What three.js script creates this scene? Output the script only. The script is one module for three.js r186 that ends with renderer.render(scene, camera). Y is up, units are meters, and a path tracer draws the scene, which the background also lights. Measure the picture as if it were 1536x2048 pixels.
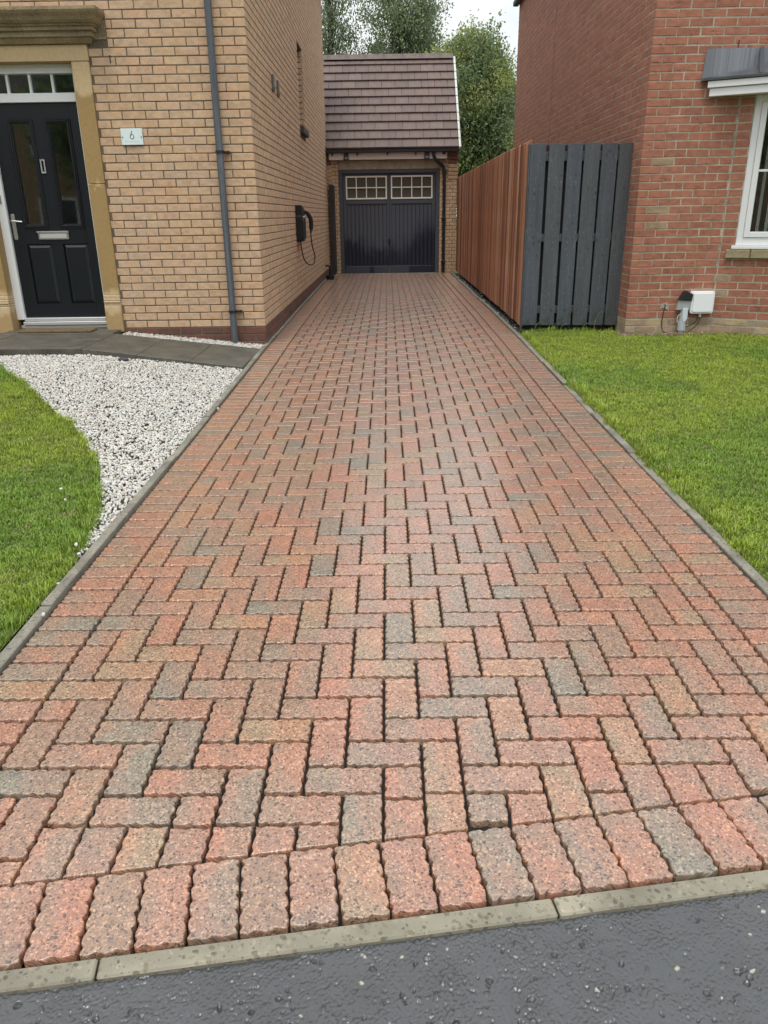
import * as THREE from 'three';
import { mergeGeometries } from 'three/addons/utils/BufferGeometryUtils.js';

// ---------------------------------------------------------------- camera, sky, sun, exposure
const scene = new THREE.Scene();
const R = Math.PI / 180;
const camera = new THREE.PerspectiveCamera(67.24, 0.75, 0.05, 900);
camera.position.set(0, 1.235, 0);
camera.rotation.set(-21.1 * R, 0.5042 * R, -0.8 * R, 'YXZ');
camera.updateMatrixWorld(true); camera.updateProjectionMatrix();

const renderer = new THREE.WebGLRenderer();
renderer.toneMapping = THREE.LinearToneMapping;
renderer.toneMappingExposure = 1.5;
renderer.shadowMap.enabled = true;

function rng(seed) { let s = seed | 0; return () => { s = (s + 0x6d2b79f5) | 0; let t = Math.imul(s ^ (s >>> 15), 1 | s); t = (t + Math.imul(t ^ (t >>> 7), 61 | t)) ^ t; return ((t ^ (t >>> 14)) >>> 0) / 4294967296; }; }
const clamp = (v, a = 0, b = 1) => Math.min(b, Math.max(a, v));
const mix = (a, b, t) => a + (b - a) * t;
const sstep = (a, b, v) => { const t = clamp((v - a) / (b - a)); return t * t * (3 - 2 * t); };
function hash(x, y, s) { let h = Math.imul(x, 374761393) + Math.imul(y, 668265263) + Math.imul(s, 2147483647 ^ 0x5bd1e995); h = Math.imul(h ^ (h >>> 13), 1274126177); h ^= h >>> 16; return (h >>> 0) / 4294967296; }
function noise(x, y, px, py, s) {
  const xi = Math.floor(x), yi = Math.floor(y), fx = x - xi, fy = y - yi, u = fx * fx * (3 - 2 * fx), v = fy * fy * (3 - 2 * fy);
  const m = (a, p) => ((a % p) + p) % p, x0 = m(xi, px), x1 = m(xi + 1, px), y0 = m(yi, py), y1 = m(yi + 1, py);
  return mix(mix(hash(x0, y0, s), hash(x1, y0, s), u), mix(hash(x0, y1, s), hash(x1, y1, s), u), v);
}
function fbm(x, y, px, py, s, o = 4) { let a = 0.5, v = 0, t = 0; for (let i = 0; i < o; i++) { v += a * noise(x, y, px, py, s + i); t += a; a *= 0.5; x *= 2; y *= 2; px *= 2; py *= 2; } return v / t; }

{ // one even overcast sky: thin bright cloud with blue-grey patches, brighter towards the zenith as overcast skies are
  const W = 1024, H = 512, d = new Float32Array(W * H * 4);
  for (let j = 0; j < H; j++) for (let i = 0; i < W; i++) {
    const e = ((j + 0.5) / H - 0.5) * Math.PI, a = (i + 0.5) / W * 2 * Math.PI;
    const se = Math.max(Math.sin(e), 0), k = Math.cos(e) / (se + 0.22);
    const n = fbm(8 + k * Math.cos(a) * 1.6, 8 + k * Math.sin(a) * 1.6, 4096, 4096, 11, 5);
    const c = sstep(0.36, 0.62, n), L = 0.62 * (1 + 1.1 * se), o = (j * W + i) * 4;
    d[o] = L * mix(0.76, 0.95, c); d[o + 1] = L * mix(0.84, 0.965, c); d[o + 2] = L * mix(0.91, 0.98, c); d[o + 3] = 1;
  }
  const t = new THREE.DataTexture(d, W, H, THREE.RGBAFormat, THREE.FloatType);
  t.mapping = THREE.EquirectangularReflectionMapping; t.magFilter = t.minFilter = THREE.LinearFilter; t.needsUpdate = true;
  scene.background = t; scene.environment = t;
}
const sun = new THREE.DirectionalLight(new THREE.Color().setRGB(1, 0.965, 0.91), 1.2);
sun.position.set(-1, 24, 1); sun.target.position.set(0, 0, -8); scene.add(sun, sun.target);
sun.castShadow = true; sun.shadow.radius = 40; sun.shadow.mapSize.set(4096, 4096);
Object.assign(sun.shadow.camera, { left: -22, right: 22, top: 22, bottom: -22, near: 1, far: 80 });

// ---------------------------------------------------------------- helpers
const LIN = (r, g, b) => new THREE.Color().setRGB(r, g, b);
const taken = new Map();
function numbered(n) { const k = taken.get(n) || 0; taken.set(n, k + 1); return k ? n + '_' + String(k).padStart(3, '0') : n; }
function tag(o, label, category, group) { o.userData.label = label; o.userData.category = category; if (group) o.userData.group = group; return o; }
function thing(name, label, category, pos = [0, 0, 0], group) { const o = new THREE.Group(); o.name = numbered(name); o.position.set(...pos); tag(o, label, category, group); scene.add(o); return o; }
function part(name, geo, mat, parent) { const m = new THREE.Mesh(Array.isArray(geo) ? mergeGeometries(geo) : geo, mat); m.name = name; m.castShadow = m.receiveShadow = true; parent.add(m); return m; }
function struct(name, geo, mat, label, category) { const m = new THREE.Mesh(geo, mat); m.name = numbered(name); m.castShadow = m.receiveShadow = true; m.userData.kind = 'structure'; if (label) tag(m, label, category); scene.add(m); return m; }
function stuff(m) { m.userData.kind = 'stuff'; return m; }

// triangle collector: positions, flat normals, uv in metres, optional vertex colours
class Acc {
  constructor(color = false) { this.p = []; this.n = []; this.u = []; this.c = color ? [] : null; this.uo = [0, 0]; this.col = [1, 1, 1]; }
  tri(a, b, c, n, ua, ub, uc) {
    this.p.push(a[0], a[1], a[2], b[0], b[1], b[2], c[0], c[1], c[2]);
    for (let i = 0; i < 3; i++) this.n.push(n[0], n[1], n[2]);
    this.u.push(ua[0], ua[1], ub[0], ub[1], uc[0], uc[1]);
    if (this.c) for (let i = 0; i < 3; i++) this.c.push(this.col[0], this.col[1], this.col[2]);
  }
  poly(vs) { // planar convex polygon, uv picked from the dominant axis
    const [a, b, c] = vs, e1 = [b[0] - a[0], b[1] - a[1], b[2] - a[2]], e2 = [c[0] - a[0], c[1] - a[1], c[2] - a[2]];
    let n = [e1[1] * e2[2] - e1[2] * e2[1], e1[2] * e2[0] - e1[0] * e2[2], e1[0] * e2[1] - e1[1] * e2[0]]; const l = Math.hypot(...n) || 1; n = n.map((v) => v / l);
    const ax = Math.abs(n[0]), ay = Math.abs(n[1]), az = Math.abs(n[2]), o = this.uo;
    const uv = (v) => az >= ax && az >= ay ? [v[0] + o[0], v[1] + o[1]] : ax >= ay ? [v[2] + o[0], v[1] + o[1]] : [v[0] + o[0], v[2] + o[1]];
    for (let i = 1; i + 1 < vs.length; i++) this.tri(vs[0], vs[i], vs[i + 1], n, uv(vs[0]), uv(vs[i]), uv(vs[i + 1]));
  }
  box(x0, x1, y0, y1, z0, z1, b = 0, map = (v) => v) { // chamfered box
    const P = (x, y, z) => map([x, y, z]);
    if (!b) {
      this.poly([P(x0, y0, z1), P(x1, y0, z1), P(x1, y1, z1), P(x0, y1, z1)]); this.poly([P(x1, y0, z0), P(x0, y0, z0), P(x0, y1, z0), P(x1, y1, z0)]);
      this.poly([P(x1, y0, z1), P(x1, y0, z0), P(x1, y1, z0), P(x1, y1, z1)]); this.poly([P(x0, y0, z0), P(x0, y0, z1), P(x0, y1, z1), P(x0, y1, z0)]);
      this.poly([P(x0, y1, z1), P(x1, y1, z1), P(x1, y1, z0), P(x0, y1, z0)]); this.poly([P(x0, y0, z0), P(x1, y0, z0), P(x1, y0, z1), P(x0, y0, z1)]);
      return this;
    }
    const X = [x0, x1], Y = [y0, y1], Z = [z0, z1], S = [1, -1];
    const v = (i, j, k, ax) => P(X[i] + (ax === 0 ? 0 : S[i] * b), Y[j] + (ax === 1 ? 0 : S[j] * b), Z[k] + (ax === 2 ? 0 : S[k] * b));
    for (const k of [0, 1]) { const q = [v(0, 0, k, 2), v(1, 0, k, 2), v(1, 1, k, 2), v(0, 1, k, 2)]; this.poly(k ? q : q.reverse()); }
    for (const i of [0, 1]) { const q = [v(i, 0, 1, 0), v(i, 0, 0, 0), v(i, 1, 0, 0), v(i, 1, 1, 0)]; this.poly(i ? q : q.reverse()); }
    for (const j of [0, 1]) { const q = [v(0, j, 1, 1), v(1, j, 1, 1), v(1, j, 0, 1), v(0, j, 0, 1)]; this.poly(j ? q : q.reverse()); }
    for (const i of [0, 1]) for (const j of [0, 1]) { const q = [v(i, j, 0, 0), v(i, j, 1, 0), v(i, j, 1, 1), v(i, j, 0, 1)]; this.poly(i ^ j ? q : q.reverse()); }
    for (const i of [0, 1]) for (const k of [0, 1]) { const q = [v(i, 0, k, 0), v(i, 1, k, 0), v(i, 1, k, 2), v(i, 0, k, 2)]; this.poly(i ^ k ? q.reverse() : q); }
    for (const j of [0, 1]) for (const k of [0, 1]) { const q = [v(0, j, k, 1), v(1, j, k, 1), v(1, j, k, 2), v(0, j, k, 2)]; this.poly(j ^ k ? q : q.reverse()); }
    for (const i of [0, 1]) for (const j of [0, 1]) for (const k of [0, 1]) { const q = [v(i, j, k, 0), v(i, j, k, 1), v(i, j, k, 2)]; this.poly(i ^ j ^ k ? q : q.reverse()); }
    return this;
  }
  add(geo, m4, nm) { // append a non-indexed geometry
    const P = geo.attributes.position.array, N = geo.attributes.normal.array, U = geo.attributes.uv.array, e = m4.elements;
    for (let i = 0; i < P.length; i += 3) {
      const x = P[i], y = P[i + 1], z = P[i + 2], a = N[i], b = N[i + 1], c = N[i + 2];
      this.p.push(e[0] * x + e[4] * y + e[8] * z + e[12], e[1] * x + e[5] * y + e[9] * z + e[13], e[2] * x + e[6] * y + e[10] * z + e[14]);
      this.n.push(e[0] * a + e[4] * b + e[8] * c, e[1] * a + e[5] * b + e[9] * c, e[2] * a + e[6] * b + e[10] * c);
      if (this.c) this.c.push(this.col[0], this.col[1], this.col[2]);
    }
    for (let i = 0; i < U.length; i += 2) this.u.push(U[i] + this.uo[0], U[i + 1] + this.uo[1]);
  }
  geo() {
    const g = new THREE.BufferGeometry();
    g.setAttribute('position', new THREE.Float32BufferAttribute(this.p, 3)); g.setAttribute('normal', new THREE.Float32BufferAttribute(this.n, 3));
    g.setAttribute('uv', new THREE.Float32BufferAttribute(this.u, 2)); if (this.c) g.setAttribute('color', new THREE.Float32BufferAttribute(this.c, 3));
    return g;
  }
}
const cbox = (x0, x1, y0, y1, z0, z1, b = 0.003, uo) => { const a = new Acc(); if (uo) a.uo = uo; return a.box(x0, x1, y0, y1, z0, z1, b).geo(); };
function tube(pts, r, seg = 8, n = 24, taper) { // swept round bar, plain or tapered
  const cv = new THREE.CatmullRomCurve3(pts.map((p) => new THREE.Vector3(...p)), false, 'centripetal');
  const g = new THREE.TubeGeometry(cv, n, r, seg, false);
  if (taper) { const p = g.attributes.position, c = new THREE.Vector3(), v = new THREE.Vector3(); for (let i = 0; i <= n; i++) { cv.getPointAt(i / n, c); const k = taper(i / n); for (let j = 0; j <= seg; j++) { const q = i * (seg + 1) + j; v.fromBufferAttribute(p, q).sub(c).multiplyScalar(k).add(c); p.setXYZ(q, v.x, v.y, v.z); } } }
  return g.toNonIndexed();
}
function cyl(r0, r1, h, seg, x, y, z, rx = 0, rz = 0) { const g = new THREE.CylinderGeometry(r1, r0, h, seg).toNonIndexed(); g.rotateX(rx); g.rotateZ(rz); g.translate(x, y, z); return g; }
function extr(pts, depth, bev = 0.004) { const s = new THREE.Shape(pts.map((p) => new THREE.Vector2(...p))); const g = new THREE.ExtrudeGeometry(s, { depth, bevelEnabled: bev > 0, bevelSize: bev, bevelThickness: bev, bevelSegments: 2, curveSegments: 8 }); return g.index ? g.toNonIndexed() : g; }
function rrect(x0, x1, y0, y1, r, n = 5) { const o = []; for (const [cx, cy, a] of [[x1 - r, y0 + r, -90], [x1 - r, y1 - r, 0], [x0 + r, y1 - r, 90], [x0 + r, y0 + r, 180]]) for (let i = 0; i <= n; i++) { const t = (a + 90 * i / n) * R; o.push([cx + r * Math.cos(t), cy + r * Math.sin(t)]); } return o; }

// ---------------------------------------------------------------- textures
function tex(W, H, metresX, metresY, fn, srgb = true) {
  const d = new Uint8Array(W * H * 4);
  for (let j = 0; j < H; j++) for (let i = 0; i < W; i++) { const c = fn(i, j), o = (j * W + i) * 4; if (typeof c === 'number') { d[o] = d[o + 1] = d[o + 2] = clamp(c) * 255; } else { d[o] = clamp(c[0]) * 255; d[o + 1] = clamp(c[1]) * 255; d[o + 2] = clamp(c[2]) * 255; } d[o + 3] = 255; }
  const t = new THREE.DataTexture(d, W, H); t.wrapS = t.wrapT = THREE.RepeatWrapping; t.magFilter = THREE.LinearFilter; t.minFilter = THREE.LinearMipmapLinearFilter; t.generateMipmaps = true;
  if (srgb) t.colorSpace = THREE.SRGBColorSpace; t.repeat.set(1 / metresX, 1 / metresY); t.needsUpdate = true; return t;
}
const toS = (v) => (v <= 0.0031308 ? 12.92 * v : 1.055 * Math.pow(v, 1 / 2.4) - 0.055);
function grains(W, n, r0, r1, seed, cols) { // splatted stone grains: colour multiplier planes and a height plane
  const q = rng(seed), c = new Float32Array(W * W * 3).fill(1), h = new Float32Array(W * W);
  for (let k = 0; k < n; k++) {
    const r = mix(r0, r1, q() ** 2.2), x = q() * W, y = q() * W, el = 0.65 + 0.6 * q(), an = q() * 3.14, ca = Math.cos(an), sa = Math.sin(an), col = cols[Math.floor(q() * cols.length)], b = 0.85 + 0.3 * q(), hh = 0.4 + 0.6 * q();
    const m = Math.ceil(r * 1.3);
    for (let j = -m; j <= m; j++) for (let i = -m; i <= m; i++) {
      const u = (i * ca + j * sa) / (r * el), v = (-i * sa + j * ca) / (r / el), d2 = u * u + v * v; if (d2 > 1) continue;
      const X = ((Math.floor(x) + i) % W + W) % W, Y = ((Math.floor(y) + j) % W + W) % W, o = Y * W + X;
      c[o * 3] = col[0] * b; c[o * 3 + 1] = col[1] * b; c[o * 3 + 2] = col[2] * b; h[o] = hh * Math.sqrt(1 - d2 * 0.8);
    }
  }
  return { c, h };
}
const T = {};
{ // exposed-aggregate pavers: 1.28 m tile
  const W = 2048, g = grains(W, 130000, 1.6, 6.5, 5, [[1.3, 1.25, 1.15], [1.0, 0.95, 0.9], [0.5, 0.48, 0.46], [0.34, 0.33, 0.34], [1.75, 1.78, 1.7], [1.0, 0.8, 0.74], [1.1, 0.95, 0.86], [0.76, 0.74, 0.7], [1.4, 1.3, 1.05], [1.6, 1.65, 1.55], [1.05, 0.9, 0.85]]);
  T.paver = tex(W, W, 1.28, 1.28, (i, j) => {
    const o = (j * W + i) * 3, u = i / W, v = j / W, a = fbm(u * 9, v * 9, 9, 9, 21, 3), b = 0.9 + 0.2 * hash(i, j, 3);
    const hot = sstep(0.47, 0.64, a), cool = sstep(0.52, 0.38, a), k = 0.56 * b * mix(0.9, 1.1, fbm(u * 20, v * 20, 20, 20, 33, 2));
    return [toS(k * g.c[o] * mix(1, 1.1, hot) * mix(1, 0.86, cool)), toS(k * g.c[o + 1] * mix(1, 0.97, hot) * mix(1, 0.97, cool)), toS(k * g.c[o + 2] * mix(1, 0.92, hot) * mix(1, 0.97, cool))];
  });
  T.paverBump = tex(W, W, 1.28, 1.28, (i, j) => 0.2 + 0.55 * g.h[j * W + i] + 0.15 * hash(i, j, 9) + 0.1 * noise(i / 64, j / 64, 32, 32, 2), false);
}
{ // concrete edging and slabs, 1 m tile
  const W = 1024, g = grains(W, 9000, 1.1, 6, 8, [[0.7, 0.68, 0.64], [0.55, 0.53, 0.5], [1.15, 1.13, 1.08], [0.85, 0.8, 0.72]]);
  T.concrete = tex(W, W, 1, 1, (i, j) => { const o = (j * W + i) * 3, a = fbm(i / W * 9, j / W * 9, 9, 9, 4, 5), k = mix(0.42, 1.08, a) * (0.93 + 0.14 * hash(i, j, 5)); return [toS(k * 0.8 * g.c[o]), toS(k * 0.79 * g.c[o + 1]), toS(k * 0.76 * g.c[o + 2])]; });
  T.concreteBump = tex(W, W, 1, 1, (i, j) => 0.5 * fbm(i / 16, j / 16, 64, 64, 41, 4) + 0.3 * hash(i, j, 6) + 0.2 * g.h[j * W + i], false);
}
{ // sanded facing brick: fine grain, faint pits and colour drift, 1 m tile
  const W = 1024, g = grains(W, 5200, 0.8, 3.2, 18, [[0.72, 0.66, 0.6], [0.85, 0.75, 0.62], [1.12, 1.1, 1.06], [0.6, 0.52, 0.46], [1.05, 0.95, 0.9]]);
  T.brick = tex(W, W, 1, 1, (i, j) => { const o = (j * W + i) * 3, u = i / W, v = j / W, a = fbm(u * 22, v * 30, 22, 30, 14, 4), p = fbm(u * 8, v * 14, 8, 14, 77, 3), k = mix(0.58, 0.95, a) * (0.9 + 0.2 * hash(i, j, 15)); return [toS(k * g.c[o] * mix(0.95, 1.06, p)), toS(k * g.c[o + 1]), toS(k * g.c[o + 2] * mix(1.1, 0.88, p))]; });
  T.brickBump = tex(W, W, 1, 1, (i, j) => 0.55 * fbm(i / 10, j / 10, 102, 102, 51, 3) + 0.45 * hash(i, j, 16) - 0.3 * g.h[j * W + i], false);
  // wire-cut red brick with creases
  T.red = tex(W, W, 1, 1, (i, j) => { const u = i / W, v = j / W, w = fbm(u * 7, v * 20, 7, 20, 61, 3), c = Math.abs(fbm(u * 10 + w * 2.2, v * 46, 10, 46, 62, 3) - 0.5), cr = sstep(0.03, 0.0, c) * sstep(0.5, 0.62, noise(u * 14, v * 14, 14, 14, 65)), a = fbm(u * 18, v * 26, 18, 26, 64, 4), k = mix(0.55, 0.98, a) * (0.9 + 0.2 * hash(i, j, 25)) * (1 - 0.45 * cr); return [toS(k), toS(k * mix(0.94, 1.04, w)), toS(k * mix(0.9, 1.0, w))]; });
  T.redBump = tex(W, W, 1, 1, (i, j) => { const u = i / W, v = j / W, w = fbm(u * 7, v * 20, 7, 20, 61, 3), c = Math.abs(fbm(u * 10 + w * 2.2, v * 46, 10, 46, 62, 3) - 0.5); return 0.75 - 0.6 * sstep(0.04, 0, c) * sstep(0.5, 0.62, noise(u * 14, v * 14, 14, 14, 65)) + 0.15 * hash(i, j, 26) + 0.1 * a2(i, j); function a2(x, y) { return noise(x / 9, y / 9, 113, 113, 27); } }, false);
}
{ // timber: u across the board, v along it; 0.5 x 2 m tile
  const W = 512, H = 1024;
  const ring = (i, j) => { const u = i / W, v = j / H, d = fbm(u * 6, v * 2, 6, 2, 90, 3); return 0.5 + 0.5 * Math.sin((u * 34 + d * 9) * 6.283); };
  T.wood = tex(W, H, 0.5, 2, (i, j) => { const u = i / W, v = j / H, f = fbm(u * 128, v * 6, 128, 6, 92, 3), k = 0.62 + 0.22 * ring(i, j) * 0.6 + 0.6 * (f - 0.5) + 0.5 * (fbm(u * 14, v * 4, 14, 4, 96, 4) - 0.5); return [toS(k), toS(k * 0.97), toS(k * 0.93)]; });
  T.woodBump = tex(W, H, 0.5, 2, (i, j) => 0.35 * ring(i, j) + 0.65 * fbm(i / W * 160, j / H * 8, 160, 8, 93, 3), false);
}
{ // concrete roof tile with lichen specks, 1 m tile
  const W = 1024, g = grains(W, 1000, 2, 8, 28, [[2.1, 2.15, 2.1], [1.7, 1.75, 1.7], [1.5, 1.5, 1.3]]);
  T.tile = tex(W, W, 1, 1, (i, j) => { const o = (j * W + i) * 3, u = i / W, v = j / W, a = fbm(u * 14, v * 5, 14, 5, 34, 4), keep = sstep(0.46, 0.56, fbm(u * 6, v * 6, 6, 6, 36, 3)), k = mix(0.36, 0.6, a) * (0.88 + 0.24 * hash(i, j, 35)); return [0, 1, 2].map((q) => toS(k * mix(1, g.c[o + q], keep))); });
}
{ // lawn soil / thatch and asphalt matrix share a mottled tile
  const W = 512;
  T.soil = tex(W, W, 0.6, 0.6, (i, j) => { const a = fbm(i / 16, j / 16, 32, 32, 44, 4), k = mix(0.35, 1, a) * (0.8 + 0.4 * hash(i, j, 45)); return [toS(k), toS(k), toS(k)]; });
  T.fine = tex(W, W, 0.12, 0.12, (i, j) => 0.6 * hash(i, j, 46) + 0.4 * fbm(i / 8, j / 8, 64, 64, 47, 3), false);
}
{ const W = 512, H = 1024, q = rng(404), kn = Array.from({ length: 26 }, () => [q() * W, q() * H, 5 + 9 * q()]);
  const near = (i, j) => { let b = 9; for (const k of kn) { let dx = Math.abs(i - k[0]), dy = Math.abs(j - k[1]); dx = Math.min(dx, W - dx); dy = Math.min(dy, H - dy); const d = Math.hypot(dx / k[2], dy / (k[2] * 0.75)); if (d < b) b = d; } return b; };
  const val = (i, j) => { const u = i / W, v = j / H, d = near(i, j), f = fbm(u * 96, v * 5, 96, 5, 192, 3), w = fbm(u * 5, v * 3, 5, 3, 195, 4); return [0.6 + 0.3 * (f - 0.5) + 0.36 * (w - 0.5), d]; };
  T.gate = tex(W, H, 0.5, 2, (i, j) => { const [k0, d] = val(i, j), k = k0 * mix(0.55, 1, sstep(0.7, 1.1, d)) * (d > 1 && d < 2.2 ? 1 + 0.14 * Math.sin(d * 14) : 1), sc = sstep(0.7, 0.76, fbm(i / W * 40, j / H * 60, 40, 60, 198, 3)) * 0.35, y = j / H * 2, al = sstep(0.02, 0.1, 0.2 + 0.3 * (fbm(i / W * 8, j / H * 20, 8, 20, 201, 4) - 0.5) - y) * sstep(0.4, 0.6, fbm(i / W * 14, j / H * 50, 14, 50, 203, 3)) * 0.7; return [toS((k + sc) * (1 - 0.45 * al)), toS((k + sc) * (1 - 0.3 * al)), toS((k + sc) * (1 - 0.6 * al))]; });
}
const M = (color, roughness, o = {}) => new THREE.MeshStandardMaterial({ color, roughness, ...o });
const bump = (t, s) => ({ bumpMap: t, bumpScale: s });
const mat = {
  concrete: M(LIN(0.34, 0.32, 0.265), 0.8, { map: T.concrete, ...bump(T.concreteBump, 0.0012) }),
  frontKerb: M(LIN(0.40, 0.37, 0.285), 0.75, { map: T.concrete, ...bump(T.concreteBump, 0.0012) }),
  slab: M(LIN(0.15, 0.14, 0.115), 0.62, { map: T.concrete, ...bump(T.concreteBump, 0.0010) }),
  bed: M(LIN(0.02, 0.017, 0.014), 0.95, { map: T.soil }),
  soil: M(LIN(0.10, 0.13, 0.025), 1, { map: T.soil }),
  dirt: M(LIN(0.075, 0.06, 0.042), 1, { map: T.soil }),
  upvc: M(LIN(0.74, 0.75, 0.75), 0.35),
  upvcDull: M(LIN(0.55, 0.56, 0.52), 0.45),
  black: M(LIN(0.012, 0.012, 0.014), 0.4),
  rubber: M(LIN(0.01, 0.01, 0.01), 0.6),
  door: M(LIN(0.007, 0.009, 0.013), 0.3, { map: null, ...bump(T.woodBump, 0.0004) }),
  steel: new THREE.MeshStandardMaterial({ color: LIN(0.62, 0.62, 0.6), roughness: 0.28, metalness: 0.9 }),
  alu: new THREE.MeshStandardMaterial({ color: LIN(0.8, 0.8, 0.8), roughness: 0.35, metalness: 0.75 }),
  pipe: M(LIN(0.15, 0.175, 0.21), 0.5, { map: T.concrete }),
  mortarDark: M(LIN(0.26, 0.21, 0.16), 0.95, { map: T.concrete }),
  mortarLight: M(LIN(0.62, 0.56, 0.46), 0.95, { map: T.concrete }),
  glassDark: new THREE.MeshPhysicalMaterial({ color: LIN(0.9, 0.95, 0.95), roughness: 0.03, transmission: 1, thickness: 0, ior: 1.9 }),
};

// ---------------------------------------------------------------- terrain heights
const GZ = [0, 1.3, 2.2, 4.5, 6.2, 8.2, 10.5, 18.5, 60], GH = [1.375, 1.365, 1.352, 1.325, 1.297, 1.258, 1.24, 1.232, 1.232];
function interp(xs, ys, x) { if (x <= xs[0]) return ys[0]; for (let i = 1; i < xs.length; i++) if (x <= xs[i]) return mix(ys[i - 1], ys[i], (x - xs[i - 1]) / (xs[i] - xs[i - 1])); return ys[ys.length - 1]; }
const g0 = (z) => 1.235 - (interp(GZ, GH, -z - 0.5) + interp(GZ, GH, -z) * 2 + interp(GZ, GH, -z + 0.5)) / 4;
const gl = (x, z) => g0(z) + 0.105 * clamp(-1.3 - x, 0, 1.4) * sstep(3, 6.8, -z);
const XL = -1.255, XR = 1.405, MOD = 0.1025;
const front = { o: [0, -1.193], ax: [0.9893, -0.1459] };             // line of the kerb along the road
const fz = (x) => front.o[1] - 0.1475 * x;                           // z of the kerb's back edge at x
const fdist = (x, z) => (z - front.o[1]) * 0.9893 + x * 0.1459;      // + towards the road
function strip(zs, xa, xb, n, yf, uvs = 1) { // a sheet given row by row
  const a = new Acc(), rows = zs.map((z) => { const r = []; for (let i = 0; i <= n; i++) { const x = mix(xa(z), xb(z), i / n); r.push([x, yf(x, z), z]); } return r; });
  for (let j = 0; j + 1 < rows.length; j++) for (let i = 0; i < n; i++) a.poly([rows[j + 1][i], rows[j + 1][i + 1], rows[j][i + 1], rows[j][i]].reverse().reverse());
  const g = a.geo(), v = mergeVerts(g); return v;
}
function mergeVerts(g) { g.deleteAttribute('normal'); const idx = new Map(), p = g.attributes.position.array, u = g.attributes.uv.array, P = [], U = [], I = []; for (let i = 0; i < p.length / 3; i++) { const k = p[i * 3].toFixed(5) + ',' + p[i * 3 + 1].toFixed(5) + ',' + p[i * 3 + 2].toFixed(5); let q = idx.get(k); if (q === undefined) { q = P.length / 3; idx.set(k, q); P.push(p[i * 3], p[i * 3 + 1], p[i * 3 + 2]); U.push(u[i * 2], u[i * 2 + 1]); } I.push(q); } const o = new THREE.BufferGeometry(); o.setAttribute('position', new THREE.Float32BufferAttribute(P, 3)); o.setAttribute('uv', new THREE.Float32BufferAttribute(U, 2)); o.setIndex(I); o.computeVertexNormals(); return o; }
const range = (a, b, n) => Array.from({ length: n + 1 }, (_, i) => mix(a, b, i / n));

{ const g = new THREE.PlaneGeometry(900, 900, 1, 1); g.rotateX(-Math.PI / 2); const u = g.attributes.uv; for (let i = 0; i < u.count; i++) u.setXY(i, u.getX(i) * 900, u.getY(i) * 900); const m = struct('ground', g, mat.soil, 'open ground reaching to the horizon beyond the houses', 'ground'); m.position.y = -0.3; }

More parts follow.
